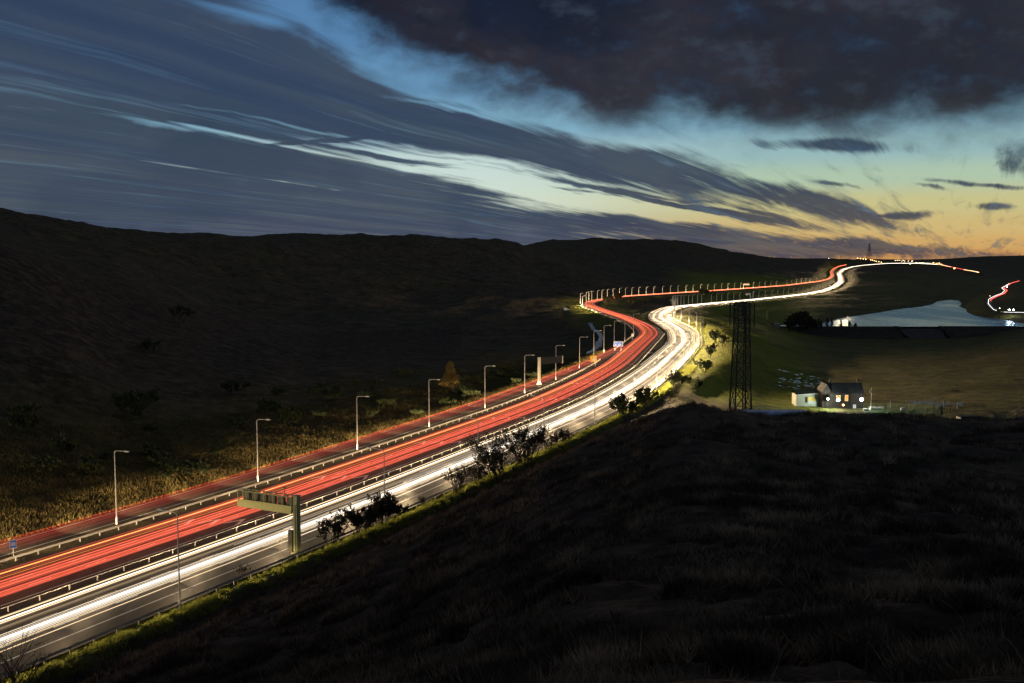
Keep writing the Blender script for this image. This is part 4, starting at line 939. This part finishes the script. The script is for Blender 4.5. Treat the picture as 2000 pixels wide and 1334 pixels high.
# stream below the bend and wet flashes
M_wet = mat('wet_surface', (.05,.055,.06), .12, 0, .8)
def flat_strip(name, pl, z, w0, lab, matl=M_wet):
    P3 = smooth(np.array([unz(a, b2, z) for a, b2 in pl]), 1.5, 3., 0)
    zt_ = terrain(P3[:, 0], P3[:, 1])[0]; P3[:, 2] = zt_+.25
    m = MB(); nP = len(P3); T = np.gradient(P3[:, :2], axis=0); T /= np.linalg.norm(T, axis=1)[:, None]; vs = []
    for i in range(nP):
        w = w0*(.5+.9*abs(vnoise(np.array([i*.12]), np.array([3.3]), 3)[0]+.5))
        for sd in (-1, 1): vs.append((P3[i, 0]+T[i, 1]*w*sd, P3[i, 1]-T[i, 0]*w*sd, P3[i, 2]))
    m.add(vs, [(2*i, 2*i+2, 2*i+3, 2*i+1)[::-1] for i in range(nP-1)]); return m.build(name, matl)
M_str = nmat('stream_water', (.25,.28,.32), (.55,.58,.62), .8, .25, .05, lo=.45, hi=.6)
tag(flat_strip('water', [(1152,628),(1160,636),(1170,644),(1175,654),(1173,664),(1170,674),(1167,684),(1158,692),(1148,702)], -4, 1.5, '', M_str), kind='structure')
tag(flat_strip('water', [(1100,602),(1106,608),(1112,614)], -7, 2.0, '', M_str), kind='structure')
m = MB(); rnd = random.Random(5)
def pud(x, y, a, b2, lift=.10):
    z = gz(x, y)+lift; n = 9; m.add([(x+math.cos(2*math.pi*i/n)*a*rnd.uniform(.6, 1.1), y+math.sin(2*math.pi*i/n)*b2*rnd.uniform(.6, 1.1), z) for i in range(n)], [tuple(range(n))])
for k in range(60):
    px = rnd.uniform(1525, 1612); py0 = rnd.uniform(718, 758); D = F*52/(py0-500); pud((px-1000)/F*D, D, rnd.uniform(.3, 1.1), rnd.uniform(.6, 2.2), .6)
for k in range(60):
    px = rnd.uniform(1780, 1888); py0 = rnd.gauss(787+(px-1780)*.06, 4); D = F*51.5/(py0-500); pud((px-1000)/F*D, D, rnd.uniform(.25, .9), rnd.uniform(.5, 1.6), .65)
for k in range(10):
    px = rnd.uniform(1935, 2000); D = rnd.uniform(300, 318); pud((px-1000)/F*D, D, rnd.uniform(.3, 1.4), 1, .4)
tag(m.build('puddles', mat('puddle_water', (.25,.27,.30), .08, .6, .9)), 'small wet flashes glinting in the boggy ground round the farm', None, None, 'stuff')

# ------------------------------------------------------------ farm
zf = -8.6
def fp(px, D, z=None): x = (px-1000)/F*D; return (x, D, gz(x, D) if z is None else z)
M_stone = nmat('farm_stone', (.012,.010,.009), (.028,.023,.018), 1.6, .95, .03)
M_slate = nmat('slate_roof', (.015,.016,.018), (.03,.03,.034), 2., .8)
M_barn = nmat('barn_cladding', (.30,.33,.26), (.44,.46,.38), .7, .8, 0, stretch=(4,1,.4)); M_broof = mat('barn_roof', (.02,.035,.025), .7)
M_win = emat('lit_window', (1, .45, .10), 1.3)
D = 334; px0, px1 = 1628, 1692; x0 = (px0-1000)/F*D; L = (px1-px0)/F*D; z0 = und(1650, 803, D)[2]
fh = empty('farmhouse', (x0, D, z0), 0, 'stone farmhouse with steep gable and amber lit windows in the valley', 'house')
m = MB(); he, hr, dp = 6.3, 9.2, 6.5
m.add([(0,0,-2),(L,0,-2),(L,dp,-2),(0,dp,-2),(0,0,he),(L,0,he),(L,dp,he),(0,dp,he),(0,dp/2,hr),(L,dp/2,hr)], [(0,1,5,4),(1,2,6,9,5),(2,3,7,6),(3,0,4,8,7)])
m.box((-1.4, 3.2, 2.4), (2.8, 6.2, 8.4)); m.add([(-2.85,.05,6.6),(0.05,.05,6.6),(-1.4,.05,9.0)], [(0,1,2)])
m.build('wall', M_stone, fh)
m = MB(); m.add([(-.3,-.4,he-.25),(L+.3,-.4,he-.25),(L+.3,dp/2,hr+.12),(-.3,dp/2,hr+.12),(-.3,dp+.4,he-.25),(L+.3,dp+.4,he-.25)], [(0,1,2,3),(3,2,5,4)])
m.add([(0.15,-.1,6.5),(-1.4,-.1,9.15),(-1.4,6.4,9.15),(.15,6.4,6.5),(-3.0,-.1,6.5),(-3.0,6.4,6.5)], [(0,3,2,1),(1,2,5,4)]); rf = m.build('roof', M_slate, fh)
for x in (.8, L-.8):
    m = MB(); m.box((x, dp/2, hr+.5), (.8, .7, 1.5)); m.bar((x, dp/2, hr+1.2), (x, dp/2, hr+1.7), .15, .13, 6); m.build('chimney', M_stone, rf)
def win(x, z, w, h_, lit=True):
    m = MB(); m.box((x, -.03, z), (w+.2, .06, h_+.2)); fr = m.build('window', M_stone if not lit else M_cream, fh)
    m = MB(); m.box((x, -.075, z), (w, .02, h_)); m.build('pane', M_win if lit else M_glass, fr)
    m = MB(); m.box((x, -.10, z), (.05, .02, h_)); m.box((x, -.10, z+h_*.15), (w, .02, .05)); m.build('glazing_bar', M_stone, fr)
sx = F/D
win((1643-px0)/sx, 4.7, 1.3, 1.1); win((1659-px0)/sx, 4.5, 1.0, 1.9); win((1675-px0)/sx, 1.6, 1.0, 1.3, False)
m = MB(); m.box(((1650-px0)/sx, -.04, .2), (1.1, .08, 2.6)); dr = m.build('door', M_dark, fh)
# barn
pB = fp(1586, 338, und(1586, 788, 338)[2]); bl = 51/F*338
bn = empty('barn', pB, -.03, 'long low barn with pale lit cladding and a yellow door beside the farmhouse', 'barn')
m = MB(); m.add([(-bl/2,0,-1.5),(bl/2,0,-1.5),(bl/2,6,-1.5),(-bl/2,6,-1.5),(-bl/2,0,3.0),(bl/2,0,3.7),(bl/2,6,3.7),(-bl/2,6,3.0)], [(0,1,5,4),(1,2,6,5),(2,3,7,6),(3,0,4,7)])
m.build('wall', M_barn, bn)
m = MB(); m.add([(-bl/2-.2,-.3,3.0),(bl/2+.2,-.3,3.75),(bl/2+.2,3,5.0),(-bl/2-.2,3,4.4),(bl/2+.2,6.3,3.7),(-bl/2-.2,6.3,3.0)], [(0,1,2,3),(3,2,4,5)]); m.build('roof', M_broof, bn)
m = MB(); m.add([(-bl/2-.1,-.34,2.75),(bl/2+.1,-.34,3.45),(bl/2+.1,-.34,3.75),(-bl/2-.1,-.34,3.05)], [(0,1,2,3)]); m.build('gutter', M_white, bn)
m = MB(); m.box((.75,-.06,1.5), (2.7,.1,1.4)); m.build('door', mat('yellow_door', (.70,.52,.12), .6), bn)
m = MB(); m.box((.75,-.06,.35), (2.7,.12,.85)); m.build('door_panel', mat('pale_panel', (.55,.6,.6), .6), bn)
m = MB(); m.box((-1.1,-.04,1.3), (.8,.06,2.0)); m.build('opening', M_black, bn)
# floodlights
M_fl = emat('floodlight_lens', (.92, 1, .95), 90.0); M_fo = emat('orange_lens', (1, .35, .08), 25.0)
def flood(px, py, D, r, matl, power, col, lab, pole=True, name='floodlight', dxl=0.0):
    p = und(px, py, D); zg = gz(p[0], p[1]); root = empty(name, (p[0], p[1], zg), 0, lab, 'lamp'); hh = p[2]-zg
    m = MB(); m.bar((0,.25,-.2), (0,.25,hh+.2), .06, .05, 6); m.build('post', M_dark, root)
    m = MB(); m.box((0,.12,hh), (r*2.6,.22,r*2.2)); m.build('housing', M_dark, root)
    m = MB(); n = 12; m.add([(math.cos(2*math.pi*i/n)*r, -.01, hh+math.sin(2*math.pi*i/n)*r) for i in range(n)]+[(0, -.05, hh)], [(i, (i+1) % n, n) for i in range(n)]); m.build('lens', matl, root)
    L_ = bpy.data.lights.new('flood_lamp', 'POINT'); L_.energy = power; L_.color = col; L_.shadow_soft_size = .15
    o = bpy.data.objects.new('flood_lamp', L_); COL.objects.link(o); o.location = (p[0]+dxl, p[1]-1.0, p[2]); return root
flood(1637, 781, 330, .50, M_fl, 500, (.9,1,.95), 'brilliant white floodlight in front of the farmhouse gable end')
flood(1683, 780, 330, .50, M_fl, 1800, (.95,1,.95), 'brilliant white floodlight at the right corner of the farmhouse', dxl=1.6)
flood(1617, 779, 331, .28, M_fl, 4500, (.9,1,.85), 'smaller greenish white lamp between barn and farmhouse')
flood(1647, 791, 330, .30, M_fo, 150, (1,.5,.15), 'orange lamp low by the farmhouse door')
# mast with pale box, garden things
p = fp(1707.5, 326); zt = gz(p[0], p[1]); hm = und(1707, 757, 326)[2]-zt
ms = empty('mast', (p[0], p[1], zt), 0, 'slim pale mast with a box standing right of the farmhouse', 'mast')
m = MB(); m.bar((0,0,-.2), (0,0,hm), .07, .05, 6); m.build('pole', M_lamp, ms); m = MB(); m.box((-.35,0,hm-1.3), (.3,.3,.9)); m.build('box', M_white, ms)
lawn = MB(); xs = np.linspace(1692, 1845, 40)
for a in range(39):
    for k in range(4):
        q4 = []
        for (aa, kk) in ((a, k), (a+1, k), (a+1, k+1), (a, k+1)):
            Dk = 321+kk*7; xk = (xs[aa]-1000)/F*Dk; q4.append((xk, Dk, gz(xk, Dk)+.12))
        lawn.add(q4, [(0,1,2,3)])
tag(lawn.build('lawn', nmat('lawn_grass', (.05,.09,.02), (.09,.14,.03), .8, .9)), kind='structure')
rnd = random.Random(11)
for k, (px, D, w, h_, lab, mt_) in enumerate(((1698,326,1.6,1.0,'white crate pile beside the mast',M_white),(1712,328,1.9,1.1,'pale stacked crates right of the mast',M_cream),(1720,330,1.2,.8,'small white box further right of the mast',M_white),(1728,332,1.5,.7,'low pale box at the garden edge',M_cream),(1770,329,1.1,.9,'square white box alone on the lawn',M_white))):
    p = fp(px, D); o = empty('crate', p, rnd.uniform(-.4,.4), lab, 'crate')
    m = MB(); m.box((0,0,h_/2), (w,1,h_*.9)); m.build('box', mt_, o); m = MB()
    for zz in (.2, .55, .9): m.box((0,-.52,h_*zz*.9), (w+.06,.05,.08))
    m.build('slats', M_post, o)
for k, px in enumerate((1703,1738,1746,1757,1782,1800,1815,1832,1850,1864,1878)):
    p = fp(px, 327+k%3*4); h_ = 1.6+.5*(k % 3)
    o = empty('fence_post', p, 0, 'weathered wooden fence post at the edge of the farm garden', 'fence post', 'fence posts round the farm garden')
    m = MB(); m.bar((0,0,-.3), (0,0,h_), .10, .09, 5); m.build('stake', M_bark if k % 2 else M_post, o)
p = fp(1900, 300); o = empty('shed', p, .1, 'small dark shed with a pale end wall at the right of the wet ground', 'shed')
m = MB(); m.box((0,0,1.3), (6,3,2.6)); m.build('wall', M_stone, o); m = MB(); m.box((0,0,2.7), (6.4,3.4,.2)); m.build('roof', M_slate, o); m = MB(); m.box((-3.05,0,1.3),(.1,2.6,2.3)); m.build('end_wall', M_cream, o)
# small wire fence climbing to the right edge
for k in range(7):
    px = 1886+k*22; D = 195-k*4; p = fp(px, D); 
    o = empty('fence_post', p, 0, 'thin post of the wire fence climbing towards the right edge', 'fence post', 'posts of the wire fence'); m = MB(); m.bar((0,0,-.3), (0,0,1.3+.5*k), .06, .05, 5); m.build('stake', M_bark, o)
wf = MB()
for wi in range(5):
    for k in range(6):
        a = fp(1886+k*22, 195-k*4); b2 = fp(1886+(k+1)*22, 195-(k+1)*4)
        wf.bar((a[0], a[1], a[2]+.2+wi*(.25+.09*k)), (b2[0], b2[1], b2[2]+.2+wi*(.25+.09*(k+1))), .02, .02, 3)
tag(wf.build('wire_fence', M_lamp), 'pale strands of a wire fence rising towards the right edge', 'fence')
# hut on the green slope
D = 880; p = fp(1516, D); o = empty('hut', p, .5, 'tiny stone hut with pale roof on the slope left of the dark trees', 'hut')
m = MB(); m.box((0,0,1.6), (6.5,5,4.0)); m.build('wall', nmat('hut_stone', (.16,.13,.09), (.22,.18,.12), 1, .9), o)
m = MB(); m.add([(-3.6,-2.8,3.5),(3.6,-2.8,3.5),(3.6,0,5.2),(-3.6,0,5.2),(3.6,2.8,3.5),(-3.6,2.8,3.5)], [(0,1,2,3),(3,2,4,5)]); m.build('roof', M_conc, o)
# long low cabin at the foot of the tower
D = 176; x0 = (1452-1000)/F*D; x1 = (1583-1000)/F*D; ztop = und(1500, 804, D)[2]
o = empty('cabin', (x0, D, ztop-2.9), 0, 'long low cabin with a pale blue roof edge and red end post beside the tower', 'cabin')
Lc = x1-x0
m = MB(); m.box((Lc/2, 1.4, 1.3), (Lc-.4, 2.4, 2.6)); m.build('wall', M_gantd, o)
m = MB(); m.box((Lc/2, 1.2, 2.72), (Lc, 3.0, .3)); m.box((Lc*.3, -.34, 2.55), (Lc*.6, .05, .5)); m.build('roof', nmat('pale_blue_sheet', (.30,.35,.50), (.55,.60,.72), .6, .4), o)
m = MB(); m.box((.25, -.2, 1.2), (.55, .3, 2.6)); m.build('end_post', mat('red_post', (.45,.10,.06), .6), o)
m = MB(); m.bar((3.0,1.5,2.8), (3.2,1.5,3.5), .05); m.bar((3.2,1.5,3.5), (7.4,1.5,3.45), .05); m.bar((7.4,1.5,3.45), (7.4,1.5,2.8), .05); m.build('handrail', M_cream, o)

# ------------------------------------------------------------ lit lamps on the summit
M_am = emat('amber_lamp', (1, .50, .16), 22.0); M_aw = emat('warm_white_lamp', (1, .72, .42), 20.0)
def summit_lamp(px, py, D, r, matl, lab, grp, cat='street lamp', name='street_lamp'):
    p = und(px, py, D); zg = p[2]-9
    o = empty(name, (p[0], p[1], zg), 0, lab, cat, grp); m = MB(); m.bar((0,0,-2), (0,0,9-r), .25, .2, 4); m.build('pole', M_dark, o)
    m = MB(); n = 6; r_ = r
    for k in range(2):
        pass
    vs = [(0,0,9+r_), (0,0,9-r_)]+[(math.cos(i*math.pi/3)*r_, math.sin(i*math.pi/3)*r_, 9) for i in range(6)]
    m.add(vs, [(0, 2+i, 2+(i+1) % 6) for i in range(6)]+[(1, 2+(i+1) % 6, 2+i) for i in range(6)]); m.build('lamp_head', matl, o); return o
gA = 'lit amber lamps along the summit road'; lA = 'lit amber lamp on the summit road before the skyline'
for zx, zy in ((195,248),(227,250),(255,254),(283,256),(335,264),(355,268),(377,273),(398,280),(425,285),(452,290)):
    summit_lamp(1640+zx/5.555, 460+zy/5.555, 3450, 1.1, M_am, lA, gA)
gB = 'small pale lamps along the summit ridge'; lB = 'small pale lit lamp in the cluster along the summit ridge'
for zx, zy in ((605,270),(628,270),(650,270),(675,283),(688,270),(705,280),(745,276),(780,282),(790,276),(868,293),(890,296),(910,292),(935,300),(955,298),(975,300)):
    summit_lamp(1640+zx/5.555, 460+zy/5.555, 3400, .85, M_aw, lB, gB)
for zx, zy, r, lab in ((765,306,1.6,'broad warm lamp low on the summit road right of the amber row'),(832,297,1.4,'warm lamp in the middle of the summit ridge'),(1017,296,1.6,'bright amber lamp where the ridge drops to the right'),(1050,304,1.1,'amber lamp between the two brightest at the ridge end'),(1080,300,1.5,'bright amber lamp last but one on the ridge'),(1104,310,1.0,'last small amber lamp at the right end of the ridge'),(1245,355,2.2,'bright paired lamp on the road dropping right of the summit'),(1280,368,1.7,'smaller lamp just below the bright paired one'),(1498,402,2.6,'brightest far amber lamp at the end of the dropping road')):
    summit_lamp(1640+zx/5.555, 460+zy/5.555, 3380 if zx < 1200 else 3250, r, M_am if zx not in (765, 832) else M_aw, lab, None)
summit_lamp(1618.5, 504.4, 3600, .9, emat('cold_lamp', (.9,1,.95), 9), 'single cold white lamp left of the summit bend', None)
summit_lamp(1621, 558, 2050, .5, emat('cold_lamp', (1,.95,.8), 9), 'single pale lamp at the end of the lamp row between the roads', None)
# lights by the reservoir road
for k, (zx, zy, r, lab) in enumerate(((1840,806,.7,'left one of the two bright white lamps by the reservoir road'),(1885,806,.7,'right one of the two bright white lamps by the reservoir road'),(1735,790,.4,'small greenish lamp in the garden by the reservoir road'),(1815,555,.6,'white lamp high on the winding road bend'),(1630,655,.3,'tiny amber lamp left of the winding road'))):
    D = 1010 if k < 3 else 1400
    summit_lamp(1640+zx/5.555, 460+zy/5.555, D, r, M_fl if k in (0, 1, 3) else M_aw, lab, None, 'lamp', 'yard_lamp')
for k, px in enumerate((1952, 1962)):
    D = 1030; x = (px-1000)/F*D; bush('bush', (x, D, gz(x, D)), 6, 4, ('left','right')[k]+' green bush lit by the yard lamps across the reservoir', M_leafg, 8, 400, .6)
L_ = bpy.data.lights.new('yard_lamp_light', 'POINT'); L_.energy = 3000; L_.color = (.95,1,.9); o = bpy.data.objects.new('yard_lamp_light', L_); COL.objects.link(o); o.location = tuple(und(1972, 604, 1004))
